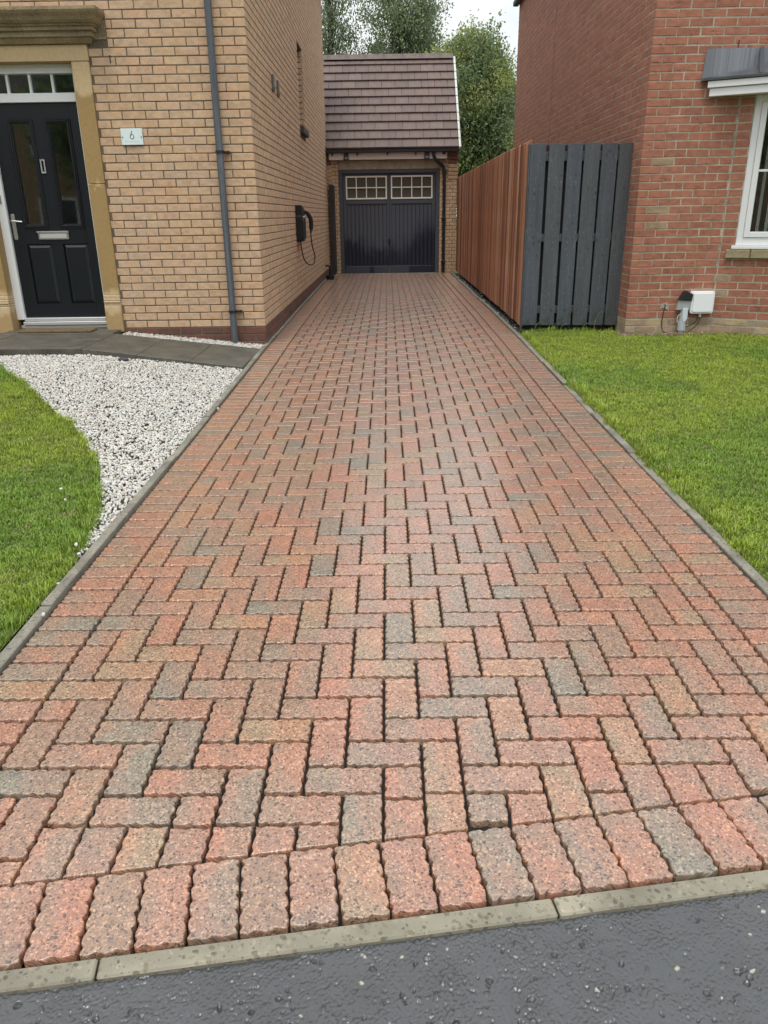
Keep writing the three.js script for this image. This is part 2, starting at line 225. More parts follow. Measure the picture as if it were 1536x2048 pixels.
// ---------------------------------------------------------------- road
{
  const q = rng(91), yR = -0.146;
  const base = new Acc(); const A = (s, d) => [s * front.ax[0] - d * front.ax[1] * -1 * 0 + 0, 0, 0];
  const pt = (s, d, y) => [front.o[0] + s * 0.9893 + d * 0.1459, y, front.o[1] - s * 0.1459 + d * 0.9893];
  base.poly([pt(-40, 5.5, yR - 0.012), pt(40, 5.5, yR - 0.012), pt(40, 0.04, yR - 0.012), pt(-40, 0.04, yR - 0.012)]);
  const road = struct('road', base.geo(), M(LIN(0.05, 0.052, 0.056), 0.5, { map: T.soil, ...bump(T.fine, 0.001) }), 'wet dark tarmac road along the front kerb', 'road');
  // the part in view as relief: pits, stones standing proud, ripples in the binder
  const S0 = -1.05, S1 = 1.1, D0 = 0.044, D1 = 0.45, NS = 1150, ND = 210, P = [], C = [], U = [], I = [];
  const spots = [];
  for (let k = 0; k < 900; k++) { const s = mix(S0, S1, q()), d = mix(D0 + 0.02, D1, q()), r = mix(0.0025, 0.0085, q() ** 2.6); if (noise(s * 3 + 9, d * 3 + 9, 64, 64, 7) < 0.38) continue; spots.push([s, d, r, q() < 0.6 ? -1 : 1, q(), q() * 3.1, 0.6 + 0.5 * q()]); }
  const cell = new Map(); for (const p of spots) for (let a = -1; a <= 1; a++) for (let b = -1; b <= 1; b++) { const k = (Math.floor(p[0] / 0.02) + a) + ',' + (Math.floor(p[1] / 0.02) + b); (cell.get(k) || cell.set(k, []).get(k)).push(p); }
  for (let j = 0; j <= ND; j++) for (let i = 0; i <= NS; i++) {
    const s = mix(S0, S1, i / NS), d = mix(D0, D1, j / ND); const gx = s / 0.0065, gy = d / 0.0065, ix = Math.floor(gx), iy = Math.floor(gy); let wd = 9; for (let a = -1; a <= 1; a++) for (let b = -1; b <= 1; b++) { const ex = ix + a + hash(ix + a + 5000, iy + b + 5000, 1) - gx, ey = iy + b + hash(ix + a + 5000, iy + b + 5000, 2) - gy, ee = (ex * ex + ey * ey) / (0.35 + 0.9 * hash(ix + a + 5000, iy + b + 5000, 3)); if (ee < wd) wd = ee; }
    let y = yR + 0.0028 * Math.max(0, 1 - wd) * (0.4 + 1.2 * noise(s * 22 + 60, d * 22 + 60, 4096, 4096, 88)) + 0.0022 * (fbm(s * 60, d * 60, 4096, 4096, 71, 4) - 0.5) + 0.004 * (fbm(s * 9 + 50, d * 9 + 50, 4096, 4096, 75, 2) - 0.5), c = [0.05, 0.051, 0.053]; const m = 0.75 + 0.5 * fbm(s * 14 + 30, d * 14 + 30, 4096, 4096, 73, 3); c = c.map((v) => v * m);
    for (const p of cell.get(Math.floor(s / 0.02) + ',' + Math.floor(d / 0.02)) || []) {
      const ca = Math.cos(p[5]), sa = Math.sin(p[5]), u = ((s - p[0]) * ca + (d - p[1]) * sa) / (p[2] * p[6]), v = (-(s - p[0]) * sa + (d - p[1]) * ca) / (p[2] / p[6]), e = Math.hypot(u, v) + 0.35 * (noise(s * 400, d * 400, 9999, 9999, 5) - 0.5); if (e > 1.25) continue;
      if (p[3] < 0) { y -= p[2] * 0.6 * sstep(1, 0.45, e); if (e < 0.95) c = [0.03, 0.03, 0.032]; } else { y += p[2] * 0.42 * sstep(1.05, 0.5, e); if (e < 0.9 && p[4] < 0.22 && p[2] < 0.0055) c = [0.42, 0.38, 0.3]; else if (e < 0.9) c = [0.045, 0.045, 0.048]; }
    }
    P.push(...pt(s, d, y)); C.push(...c); U.push(s, d);
  }
  for (let j = 0; j < ND; j++) for (let i = 0; i < NS; i++) { const a = j * (NS + 1) + i, b = a + 1, c = a + NS + 1, e = c + 1; I.push(a, c, b, b, c, e); }
  const g = new THREE.BufferGeometry(); g.setAttribute('position', new THREE.Float32BufferAttribute(P, 3)); g.setAttribute('color', new THREE.Float32BufferAttribute(C, 3)); g.setAttribute('uv', new THREE.Float32BufferAttribute(U, 2)); g.setIndex(I); g.computeVertexNormals();
  part('tarmac', g, new THREE.MeshPhysicalMaterial({ roughness: 0.4, clearcoat: 1, clearcoatRoughness: 0.2, vertexColors: true, ...bump(T.fine, 0.0014) }), road);
}

// ---------------------------------------------------------------- driveway of pavers
const drive = struct('driveway', strip(range(-18.15, -0.95, 60), () => XL - 0.03, () => XR + 0.03, 2, (x, z) => g0(Math.min(z, fz(x))) - 0.021 - (fdist(x, z) > -0.002 ? 0.06 : 0)), mat.bed, 'herringbone driveway of mixed red, orange and grey pavers', 'driveway');
{
  const q = rng(7);
  function outline(w, d, step, amp, seed) { // scalloped rectangle, x across, z along, centred
    const r = rng(seed), o = [], c = [[-w / 2, -d / 2], [w / 2, -d / 2], [w / 2, d / 2], [-w / 2, d / 2]];
    for (let e = 0; e < 4; e++) {
      const a = c[e], b = c[(e + 1) % 4], L = Math.hypot(b[0] - a[0], b[1] - a[1]), n = Math.max(3, Math.round(L / step)), tx = (b[0] - a[0]) / L, tz = (b[1] - a[1]) / L, ph = r() * 6.28;
      for (let i = 0; i < n; i++) { const s = L * i / n; let k = i === 0 ? 0.004 : amp * Math.min(1, s / 0.02, (L - s) / 0.02) * Math.max(0, Math.sin(s / 0.041 * 6.283 + ph)) + 0.0012 * r(); if (i === 0) { o.push([a[0] + tx * k - tz * k, a[1] + tz * k + tx * k]); continue; } o.push([a[0] + tx * s - tz * k, a[1] + tz * s + tx * k]); }
    }
    return o;
  }
  function solid(poly, uo, rot, seed, h = 0.032) { // worn rounded top edge, two bevel steps
    const r = rng(seed), n = poly.length, a = new Acc(), c = poly.reduce((s, p) => [s[0] + p[0] / n, s[1] + p[1] / n], [0, 0]);
    const nor = poly.map((p, i) => { const A = poly[(i + n - 1) % n], B = poly[(i + 1) % n], tx = B[0] - A[0], tz = B[1] - A[1], l = Math.hypot(tx, tz) || 1; return [tz / l, -tx / l]; });
    const ring = [[0, -h], [0, -0.0036], [0.0011, -0.001], [0.0036, 0]].map(([ins, y], k) => poly.map((p, i) => { const w = k ? ins * (0.75 + 0.5 * r()) : 0; return [p[0] - nor[i][0] * w, y, p[1] - nor[i][1] * w]; }));
    const ca = Math.cos(rot), sa = Math.sin(rot), uv = (v) => [v[0] * ca - v[2] * sa + uo[0], v[0] * sa + v[2] * ca + v[1] + uo[1]];
    const ny = [0, 0.25, 0.72, 1];
    const N = (k, i) => { const y = ny[k], s = Math.sqrt(1 - y * y); return [nor[i][0] * s, y, nor[i][1] * s]; };
    const put = (A, B, C, nA, nB, nC) => { a.p.push(...A, ...B, ...C); a.n.push(...nA, ...nB, ...nC); a.u.push(...uv(A), ...uv(B), ...uv(C)); };
    for (let k = 0; k < 3; k++) for (let i = 0; i < n; i++) { const j = (i + 1) % n, A = ring[k][i], B = ring[k][j], C = ring[k + 1][j], D = ring[k + 1][i]; put(A, C, B, N(k, i), N(k + 1, j), N(k, j)); put(A, D, C, N(k, i), N(k + 1, i), N(k + 1, j)); }
    const up = [0, 1, 0], ctr = [c[0], 0.0006, c[1]]; for (let i = 0; i < n; i++) { const j = (i + 1) % n; put(ctr, ring[3][j], ring[3][i], up, up, up); }
    return a.geo();
  }
  const kinds = {}; // a few shared shapes of each size
  function shape(w, d, v, lo) { const k = [w.toFixed(3), d.toFixed(3), v, lo].join(); return kinds[k] || (kinds[k] = solid(outline(w, d, lo ? 0.02 : 0.0103, 0.0066, v * 31 + 5), [v * 0.377, v * 0.211], v * 1.57, v + 40)); }
  // tones: linear multipliers over the aggregate texture
  const tones = [[0.515, 0.292, 0.202], [0.50, 0.282, 0.196], [0.525, 0.30, 0.205], [0.49, 0.292, 0.208], [0.515, 0.315, 0.206], [0.525, 0.325, 0.204], [0.475, 0.297, 0.216], [0.50, 0.295, 0.208], [0.53, 0.278, 0.188], [0.455, 0.298, 0.218]];
  const greys = [[0.405, 0.305, 0.228], [0.385, 0.295, 0.225], [0.43, 0.306, 0.225]];
  const all = [...tones, ...greys];
  const pm = { map: T.paver, ...bump(T.paverBump, 0.0016) };
  const wetM = (c, o) => new THREE.MeshPhysicalMaterial({ color: LIN(...c), roughness: 0.42, clearcoat: 1, clearcoatRoughness: 0.22, ...o }), mats = all.map((c) => wetM(c, pm));
  const forced = new Set(['10,-24', '11,-19', '6,-21', '1,-31', '2,-30', '0,-32', '7,-33', '9,-32', '7,-29', '11,-28', '14,-26', '16,-22', '13,-20', '3,-18', '15,-20', '13,-33', '17,-36', '11,-53', '3,-16', '9,-15', '5,-25', '2,-27', '18,-43', '8,-42', '13,-40', '18,-53', '4,-45', '16,-30', '-2,-24', '-2,-23', '-2,-21']);
  const list = [];
  function lay(x, z, w, d, key, c = -9) {
    if (Math.min(fdist(x - w / 2, z - d / 2), fdist(x + w / 2, z - d / 2)) > -0.232) return;
    const isForced = key && key.some((k) => forced.has(k));
    const lim0 = -0.2165; const t = isForced ? 10 + Math.floor(q() * 3) : (q() < 0.04 ? 10 + Math.floor(q() * 3) : Math.floor(q() * 10));
    list.push({ x, z, w, d, t, r: (q() - 0.5) * 0.012, dy: (q() - 0.5) * 0.0028, tx: (q() - 0.5) * 0.014, tz: (q() - 0.5) * 0.014, v: Math.floor(q() * 9), c, H: w > 0.15 && c >= 0 && c < 21 });
  }
  const F0 = XL + 0.205, gap = 0.0056, gz = 0.0074;
  for (let r = -176; r < -9; r++) {
    const z0 = (r - 0.2) * MOD, zc = z0 + MOD / 2;
    lay(XL + 0.1015, zc + q() * 0.003, 0.2 - gap, MOD - gz, ['-2,' + r], -1);
    lay(XR - 0.1015, zc + 0.03, 0.2 - gap, MOD - gz, null, 22);
    const hx0 = F0 + 21 * MOD, hx1 = XR - 0.204; lay((hx0 + hx1) / 2, zc, hx1 - hx0 - gap, MOD - gz, null, 21);
    for (let c = 0; c < 21; c++) {
      const k = (((c + r) % 4) + 4) % 4, x0 = F0 + c * MOD, key = [c + ',' + r];
      if (k === 0) c < 20 ? lay(x0 + MOD, zc, 2 * MOD - gap, MOD - gz, [...key, (c + 1) + ',' + r], c) : lay(x0 + MOD / 2, zc, MOD - gap, MOD - gz, key, c);
      else if (k === 1 && c === 0) lay(x0 + MOD / 2, zc, MOD - gap, MOD - gz, key, c);
      else if (k === 2 && r < -10) lay(x0 + MOD / 2, z0 + MOD, MOD - gap, 2 * MOD - gz, [...key, c + ',' + (r + 1)], c);
    }
  }
  { // pieces cut to the soldier row: no slivers, so short ends are shared with the block behind
    const LIM = -0.2165, edge = (x) => front.o[1] + (LIM - x * 0.1459) / 0.9893, out = [];
    for (const p of list) {
      if (p.H && Math.max(fdist(p.x - p.w / 2, p.z + p.d / 2), fdist(p.x + p.w / 2, p.z + p.d / 2)) > LIM - 0.062) for (const k of [0, 1]) out.push({ ...p, x: p.x + (k - 0.5) * MOD, w: MOD - gap, c: p.c + k, H: false, v: (p.v + k * 4) % 9, t: k ? Math.floor(q() * 10) : p.t });
      else out.push(p);
    }
    const cols = new Map(); for (const p of out) if (p.c > -9 && !p.H && p.z > -2.2) (cols.get(p.c) || cols.set(p.c, []).get(p.c)).push(p);
    const drop = new Set();
    for (const col of cols.values()) {
      col.sort((a, b) => a.z - b.z); const ez = edge(col[0].x);
      for (let i = 0; i < col.length; i++) { const p = col[i], z0 = p.z - p.d / 2, z1 = p.z + p.d / 2; if (z0 > ez - 0.004) { drop.add(p); continue; } if (z1 < ez) continue;
        const prev = col[i - 1], len = ez - z0; if (len < 0.055 && prev && Math.abs(prev.z + prev.d / 2 - z0) < 0.02) { const pz0 = prev.z - prev.d / 2, tot = ez - pz0, far2 = ez + 0.05; if (tot < 0.212) { drop.add(p); prev.z = (pz0 + far2) / 2; prev.d = far2 - pz0; } else { const h = tot / 2; prev.d = h - gz; prev.z = pz0 + prev.d / 2; p.d = far2 - (pz0 + h); p.z = pz0 + h + p.d / 2; } } }
    }
    list.length = 0; for (const p of out) if (!drop.has(p)) list.push(p);
  }
  // soldier row along the kerb
  const heads = []; for (let s = -1.22; s < 1.42; s += 0.1056) heads.push(s);
  for (const s of heads) { const d = -0.109; list.push({ x: s * 0.9893 + d * 0.1459, z: front.o[1] - s * 0.1459 + d * 0.9893, w: 0.1036, d: 0.203, t: q() < 0.2 ? 10 + Math.floor(q() * 3) : Math.floor(q() * 10), r: 0.1464 + (q() - 0.5) * 0.03, dy: (q() - 0.5) * 0.003, tx: (q() - 0.5) * 0.014, tz: (q() - 0.5) * 0.014, v: Math.floor(q() * 9), head: true }); }
  const v3 = new THREE.Vector3();
  for (const p of list) { v3.set(p.x, g0(p.z), p.z); const dist = v3.distanceTo(camera.position); v3.project(camera); p.seen = Math.abs(v3.x) < 1.06 && Math.abs(v3.y) < 1.06; p.rank = p.seen ? dist : dist + 1000; }
  list.sort((a, b) => a.rank - b.rank);
  const far = new Acc(true), m4 = new THREE.Matrix4(), e = new THREE.Euler();
  let made = 0;
  for (const p of list) {
    const slope = (g0(p.z - 0.1) - g0(p.z + 0.1)) / 0.2, near = made < 300 && p.rank < 1000;
    // cut pieces along the soldier row
    const lim = -0.2165; let geo, cx = p.x, cz = p.z, ry = p.r;
    const corners = [[-1, -1], [1, -1], [1, 1], [-1, 1]].map(([a, b]) => fdist(p.x + a * p.w / 2, p.z + b * p.d / 2));
    if (!p.head && Math.max(...corners) > lim) {
      const rect = [[-1, -1], [1, -1], [1, 1], [-1, 1]].map(([a, b]) => [p.x + a * p.w / 2, p.z + b * p.d / 2]), cv = [], o = [];
      for (let i = 0; i < 4; i++) { const A = rect[i], B = rect[(i + 1) % 4], a = fdist(...A) - lim, b = fdist(...B) - lim; if (a <= 0) cv.push(A); if ((a < 0) !== (b < 0)) { const t = a / (a - b); cv.push([mix(A[0], B[0], t), mix(A[1], B[1], t)]); } }
      for (let i = 0; i < cv.length; i++) { const A = cv[i], B = cv[(i + 1) % cv.length], L = Math.hypot(B[0] - A[0], B[1] - A[1]); if (L < 0.003) continue; const n = Math.max(1, Math.round(L / 0.012)), tx = (B[0] - A[0]) / L, tz = (B[1] - A[1]) / L, cutE = fdist(...A) > lim - 1e-6 && fdist(...B) > lim - 1e-6; for (let k = 0; k < n; k++) { const sL = L * k / n, m = k === 0 ? 0.001 : (cutE ? 0.0012 * q() : 0.0045 * Math.max(0, Math.sin(sL / 0.047 * 6.283 + p.v))); o.push([A[0] + tx * sL - tz * m, A[1] + tz * sL + tx * m]); } }
      if (o.length < 3) continue;
      const xs = o.map((a) => a[0]), zs = o.map((a) => a[1]); if (Math.max(...zs) - Math.min(...zs) < 0.007 || Math.max(...xs) - Math.min(...xs) < 0.007) continue;
      cx = (Math.min(...xs) + Math.max(...xs)) / 2; cz = (Math.min(...zs) + Math.max(...zs)) / 2; ry = 0;
      geo = solid(o.map((a) => [a[0] - cx, a[1] - cz]), [p.v * 0.377, p.v * 0.211], p.v * 1.57, p.v + 40);
    } else geo = shape(p.w, p.d, p.v, !near && p.z < -4.5);
    e.set(Math.atan(slope) + p.tx * 0.6, ry, p.tz * 0.6);
    if (near) { const m = part('paver', geo, mats[p.t], drive); m.position.set(cx, g0(cz) + p.dy, cz); m.rotation.copy(e); made++; }
    else { m4.makeRotationFromEuler(e).setPosition(cx, g0(cz) + p.dy, cz); far.col = all[p.t]; far.uo = [q(), q()]; far.add(geo, m4); }
  }
  stuff(part('paver_field', far.geo(), wetM([1, 1, 1], { vertexColors: true, ...pm }), drive));
  // concrete edging along both sides and the road
  const K = 0.915;
  for (let i = 0, z = -1.62; z > -18; i++, z -= K) {
    const z1 = Math.max(z - K + 0.004, -18.05), zc = (z + z1) / 2, y = g0(zc), sl = (g0(zc - 0.3) - g0(zc + 0.3)) / 0.6;
    for (const [side, x0, x1, up] of [[-1, XL - 0.047, XL - 0.004, 0.014], [1, XR + 0.005, XR + 0.05, 0.002]]) {
      const a = new Acc(); a.uo = [q(), q()]; a.box(x0, x1, -0.13, up, z1 - zc, z - zc, 0.004);
      const m = part('edging', a.geo(), mat.concrete, drive); m.position.set(0, y, zc); m.rotation.x = Math.atan(sl); m.rotation.z = (q() - 0.5) * 0.01; m.position.y += (q() - 0.5) * 0.003;
    }
  }
  for (let k = -7; k < 7; k++) { const s0 = -0.594 + k * 0.935, a = new Acc(); a.uo = [q(), q()]; a.box(-0.465, 0.465, -0.12, 0, 0.0, 0.047, 0.004); const m = part('kerb', a.geo(), mat.frontKerb, drive), s = s0 + 0.4675; m.position.set(s * 0.9893, -0.1325 + (q() - 0.5) * 0.002, front.o[1] - s * 0.1459); m.rotation.y = Math.asin(0.1459); }
}

// ---------------------------------------------------------------- lawns, gravel, path
const LZ = [1, 2.75, 3.1, 3.6, 4.25, 4.9, 5.53, 6.47, 6.95, 7.25, 7.45], LX = [-1.318, -1.32, -1.345, -1.45, -1.675, -2.06, -2.545, -3.27, -3.85, -4.6, -6.2];
const lawnX = (z) => interp(LZ, LX, -z);
const lawnY = (x, z) => gl(x, z) + 0.012 * sstep(0, 0.1, Math.abs(x - (x < 0 ? lawnX(z) : 1.46))) + 0.02 * (fbm(x * 1.2 + 40, z * 1.2 + 40, 999, 999, 3, 2) - 0.5);
const lawnL = struct('lawn', strip(range(-7.44, -1.05, 50), () => -7, (z) => lawnX(z), 24, lawnY), mat.soil, 'mown lawn with a curved edge beside the white gravel', 'lawn');
const lawnR = struct('lawn', strip(range(-8.72, -1.4, 50), () => 1.452, () => 7.5, 30, lawnY), mat.soil, 'mown lawn between the driveway and the red brick house', 'lawn');
const bladeMat = new THREE.MeshPhysicalMaterial({ color: LIN(1, 1, 1), roughness: 0.55, transmission: 0.25, thickness: 0, side: THREE.DoubleSide });
function instanced(name, geo, m, parent, items) { // items: [matrix, colour]
  const im = new THREE.InstancedMesh(geo, m, items.length); items.forEach(([a, c], i) => { im.setMatrixAt(i, a); if (c) im.setColorAt(i, c); }); im.name = name; im.castShadow = im.receiveShadow = true; parent.add(im); return stuff(im);
}
{
  const q = rng(33);
  function tuft(n, h, spread) {
    const a = new Acc();
    for (let i = 0; i < n; i++) {
      const x = (q() - 0.5) * spread, z = (q() - 0.5) * spread, an = q() * 6.28, ln = 0.15 + 0.75 * q(), H = h * (0.55 + 0.6 * q()), w = 0.0011 + 0.0011 * q(), dx = Math.cos(an), dz = Math.sin(an), px = -dz * w, pz = dx * w;
      const p = [0, 0.5, 1].map((t) => [x + dx * ln * H * t * t, H * t * (1 - 0.25 * ln * t), z + dz * ln * H * t * t]);
      const L = (k, s, f) => [p[k][0] + s * px * f, p[k][1], p[k][2] + s * pz * f];
      a.poly([L(0, -1, 1), L(0, 1, 1), L(1, 1, 0.85), L(1, -1, 0.85)]); a.poly([L(1, -1, 0.85), L(1, 1, 0.85), p[2]]);
    }
    return a.geo();
  }
  const kinds = [tuft(26, 0.024, 0.055), tuft(24, 0.028, 0.055), tuft(24, 0.02, 0.05)], long = tuft(10, 0.055, 0.04);
  function sow(lawn, inside, x0, x1, z0, z1, dens, edge) {
    const lists = [[], [], [], []], n = Math.floor((x1 - x0) * (z1 - z0) * dens), o = new THREE.Object3D();
    for (let i = 0; i < n; i++) {
      const x = mix(x0, x1, q()), z = mix(z0, z1, q()), k = q(); if (!inside(x, z)) continue;
      const patch = fbm(x * 1.1 + 20, z * 1.1 + 20, 999, 999, 51, 3), fine = fbm(x * 9 + 20, z * 9 + 20, 999, 999, 55, 2), e = edge(x, z);
      o.position.set(x, lawnY(x, z) - 0.003, z); o.rotation.set((q() - 0.5) * 0.4, q() * 6.28, (q() - 0.5) * 0.4); const s = (0.75 + 0.5 * q()) * mix(0.85, 1.15, fine); o.scale.set(s, s * mix(0.8, 1.2, fine), s); o.updateMatrix();
      const y = sstep(0.35, 0.65, patch), b = (0.7 + 0.6 * q()) * mix(0.8, 1.15, fine), dry = q() < 0.05 ? 1 : 0;
      const c = dry ? LIN(0.34 * b, 0.30 * b, 0.11 * b) : LIN(mix(0.19, 0.295, y) * b, mix(0.305, 0.375, y) * b, mix(0.024, 0.03, y) * b);
      lists[e < 0.06 && k < 0.35 ? 3 : Math.floor(k * 2.999)].push([o.matrix.clone(), c]);
    }
    lists.forEach((l, i) => l.length && instanced('grass', i === 3 ? long : kinds[i], bladeMat, lawn, l));
  }
  sow(lawnL, (x, z) => x < lawnX(z) + 0.012 - 0.03 * noise(z * 7 + 55, 3, 9999, 9, 4) && z > -7.4 && fdist(x, z) < -0.03, -5.2, -1.29, -7.4, -1.1, 2300, (x, z) => lawnX(z) - x);
  sow(lawnR, (x, z) => x > 1.44 + 0.05 * noise(z * 7 + 99, 1, 9999, 9, 3) && fdist(x, z) < -0.03 && !(z < -8.42 && x > 2.5), 1.43, 5.6, -8.76, -1.7, 2300, (x, z) => Math.min(x - 1.46, z + 8.74));
  // a few tall stalks by the gate
  const st = []; for (const [x, z, h] of [[2.27, -8.68, 0.22], [2.13, -8.66, 0.1], [1.62, -8.7, 0.12], [1.9, -8.7, 0.09]]) { st.push(tube([[x, -0.02, z], [x + 0.01, h * 0.6, z + 0.02], [x + 0.06, h, z + 0.03], [x + 0.09, h * 0.92, z + 0.03]], 0.003, 5, 10, (t) => 1 - 0.8 * t)); }
  const sg = tag(part('tall_grass_stalks', st, M(LIN(0.25, 0.28, 0.11), 0.7), scene), 'few tall grass stalks under the grey timber gate', 'grass'); sg.userData.kind = 'stuff';
}
const bed = struct('gravel_bed', strip(range(-8.3, -2.5, 50), (z) => (z < -7.2 ? -6.2 : lawnX(z) - 0.01), () => XL - 0.03, 20, (x, z) => gl(x, z) - 0.016), mat.dirt, 'white stone chippings between the lawn, path and driveway', 'gravel');
const slabY = (x) => mix(-0.022, 0.15, clamp((x + 1.31) / -1.45));
{
  const q = rng(61);
  const stones = [0, 1, 2, 3].map((s) => { const g = new THREE.IcosahedronGeometry(1, 1), p = g.attributes.position, r = rng(s + 3), off = [r() * 9, r() * 9]; for (let i = 0; i < p.count; i++) { const x = p.getX(i), y = p.getY(i), z = p.getZ(i), k = 0.72 + 0.5 * noise(x * 1.4 + off[0] + 20, y * 1.4 + z * 1.1 + off[1] + 20, 99, 99, s); p.setXYZ(i, x * k, y * k * (0.55 + 0.1 * s), z * k * 0.8); } g.computeVertexNormals(); return g; });
  const lists = [[], [], [], []], o = new THREE.Object3D();
  const inSlab = (x, z) => (x < XL && x > -6 && z > -7.93 && z < -6.94) || (x < -2.74 && x > -3.9 && z <= -7.9);
  for (let i = 0; i < 125000; i++) {
    const x = mix(-4.7, XL - 0.05, q()), z = mix(-8.19, -2.62, q()), edge = x - lawnX(z); if (z > -7.4 && edge < 0.0) continue; if (inSlab(x, z)) continue;
    if (z > -3.25 && q() < sstep(-3.25, -2.75, z) * 0.97) continue;
    const s = 0.005 + 0.0055 * q() ** 1.5; o.position.set(x, gl(x, z) - 0.008 + 0.012 * q(), z); o.rotation.set(q() * 6.28, q() * 6.28, q() * 6.28); o.scale.setScalar(s); o.updateMatrix();
    const t = q(), b = 0.8 + 0.35 * q(), c = t < 0.62 ? LIN(0.585 * b, 0.572 * b, 0.525 * b) : t < 0.82 ? LIN(0.56 * b, 0.52 * b, 0.43 * b) : t < 0.94 ? LIN(0.46 * b, 0.45 * b, 0.43 * b) : t < 0.997 ? LIN(0.55 * b, 0.44 * b, 0.36 * b) : LIN(0.16, 0.15, 0.15);
    lists[i % 4].push([o.matrix.clone(), c]);
  }
  const sm = M(LIN(1, 1, 1), 0.7);
  lists.forEach((l, i) => instanced('gravel', stones[i], sm, bed, l));
  // loose chips on the edging, drive and lawn
  const loose = []; for (const [x, z, y] of [[-1.28, -5.75, 0.022], [-1.235, -5.45, 0.02], [-1.27, -6.3, 0.02], [-1.3, -3.15, 0.02], [-1.36, -3.05, 0.03], [-1.30, -2.7, 0.02], [-1.26, -2.46, 0.016], [-1.7, -3.75, 0.03], [-1.62, -3.6, 0.028], [-1.31, -2.95, 0.03]]) { o.position.set(x, gl(x, z) + y, z); o.rotation.set(q() * 6, q() * 6, q() * 6); o.scale.setScalar(0.007 + 0.004 * q()); o.updateMatrix(); loose.push([o.matrix.clone(), LIN(0.55, 0.54, 0.5)]); }
  instanced('loose_chips', stones[1], sm, bed, loose);
  { const d = new THREE.Mesh(stones[2], M(LIN(0.045, 0.045, 0.05), 0.6)); d.scale.set(0.055, 0.03, 0.035); d.position.set(-2.34, gl(-2.34, -6.82) + 0.012, -6.82); d.name = numbered('dark_stone'); tag(d, 'dark grey stone lying on white gravel beside the path', 'stone'); scene.add(d); }
  // dark chippings in the slot under the slat fence
  const slot = struct('fence_strip', strip(range(-18.1, -8.78, 12), () => XR + 0.045, () => 1.75, 1, (x, z) => g0(z) - 0.03), mat.bed, 'narrow dark strip of soil under the slat fence', 'soil strip');
  const dk = []; for (let i = 0; i < 2600; i++) { const x = mix(1.462, 1.62, q()), z = mix(-18, -8.8, q()); o.position.set(x, g0(z) - 0.025 + 0.012 * q(), z); o.rotation.set(q() * 6, q() * 6, q() * 6); o.scale.setScalar(0.008 + 0.012 * q()); o.updateMatrix(); const t = q(); dk.push([o.matrix.clone(), t < 0.06 ? LIN(0.5, 0.5, 0.48) : t < 0.3 ? LIN(0.1, 0.1, 0.105) : LIN(0.03, 0.03, 0.032)]); }
  instanced('slate_chips', stones[2], sm, slot, dk);
  // bare soil and bits along the foot of the red house
  const foot = struct('soil_strip', strip([-8.5, -8.33], () => 2.5, () => 5, 12, (x, z) => lawnY(x, z) + 0.012), mat.dirt, 'strip of bare soil along the foot of the red brick house', 'soil strip');
  const fk = []; for (let i = 0; i < 1500; i++) { const x = mix(2.45, 4.4, q()), z = mix(-8.47, -8.34, q()); o.position.set(x, lawnY(x, z) + 0.012, z); o.rotation.set(q() * 6, q() * 6, q() * 6); o.scale.setScalar(0.004 + 0.008 * q()); o.updateMatrix(); fk.push([o.matrix.clone(), q() < 0.1 ? LIN(0.5, 0.47, 0.42) : LIN(0.14 + 0.1 * q(), 0.1, 0.07)]); }
  instanced('soil_crumbs', stones[3], sm, foot, fk);
}
{ const l = new THREE.Shape(); l.moveTo(0, 0); l.quadraticCurveTo(0.02, 0.018, 0.06, 0); l.quadraticCurveTo(0.02, -0.018, 0, 0); const g = new THREE.ExtrudeGeometry(l, { depth: 0.001, bevelEnabled: false, curveSegments: 8 }); const p = g.attributes.position; for (let i = 0; i < p.count; i++) p.setZ(i, p.getZ(i) + 6 * p.getY(i) ** 2 + 2 * (p.getX(i) - 0.03) ** 2); g.rotateX(-Math.PI / 2); g.computeVertexNormals(); const m = tag(part(numbered('dead_leaf'), g, M(LIN(0.16, 0.095, 0.05), 0.8), scene), 'curled brown dead leaf on the edging beside the lawn', 'leaf'); m.position.set(1.405, g0(-2.5) + 0.006, -2.5); m.rotation.y = -0.3; }
{ // path of riven slabs: ramp down to the drive and a level landing at the door
  const q = rng(19), path = new THREE.Group(); path.name = 'path'; path.userData = { kind: 'structure', label: 'sloping path of dark paving slabs up to the front door', category: 'path' }; scene.add(path);
  const sl = (xa, xb, z0, z1, ya, yb) => { const a = new Acc(); a.uo = [q(), q()]; a.box(xa, xb, -0.06, 0, z0, z1, 0.004, (v) => [v[0], v[1] + mix(ya, yb, (v[0] - xa) / (xb - xa)) + v[2] * 0, v[2]]); part('slab', a.geo(), mat.slab, path); };
  const xs = [-1.308, -1.79, -2.265, -2.76]; for (let i = 0; i < 3; i++) sl(xs[i + 1] + 0.004, xs[i] - 0.0, -7.92 + 0.008 * i, -6.92 - 0.02 * i, slabY(xs[i + 1]), slabY(xs[i]));
  sl(-3.77, -2.764, -7.9, -6.99, 0.152, 0.150); sl(-4.78, -3.776, -7.9, -6.97, 0.154, 0.152); sl(-5.8, -4.786, -7.9, -6.96, 0.156, 0.154);
  sl(-3.95, -2.79, -8.33, -7.905, 0.158, 0.156);
  const mt = new Acc(); mt.box(-3.78, -3.03, 0.157, 0.178, -8.17, -7.96, 0.006);
  const wv = tex(256, 256, 0.08, 0.08, (i, j) => hash(i, j, 3) * 0.6 + 0.4 * noise(i / 6, j / 3, 42, 85, 5), false);
  tag(part(numbered('doormat'), mt.geo(), M(LIN(0.28, 0.19, 0.085), 1, { map: T.soil, ...bump(wv, 0.006) }), scene), 'brown coir doormat on the dark landing slab', 'doormat');
}

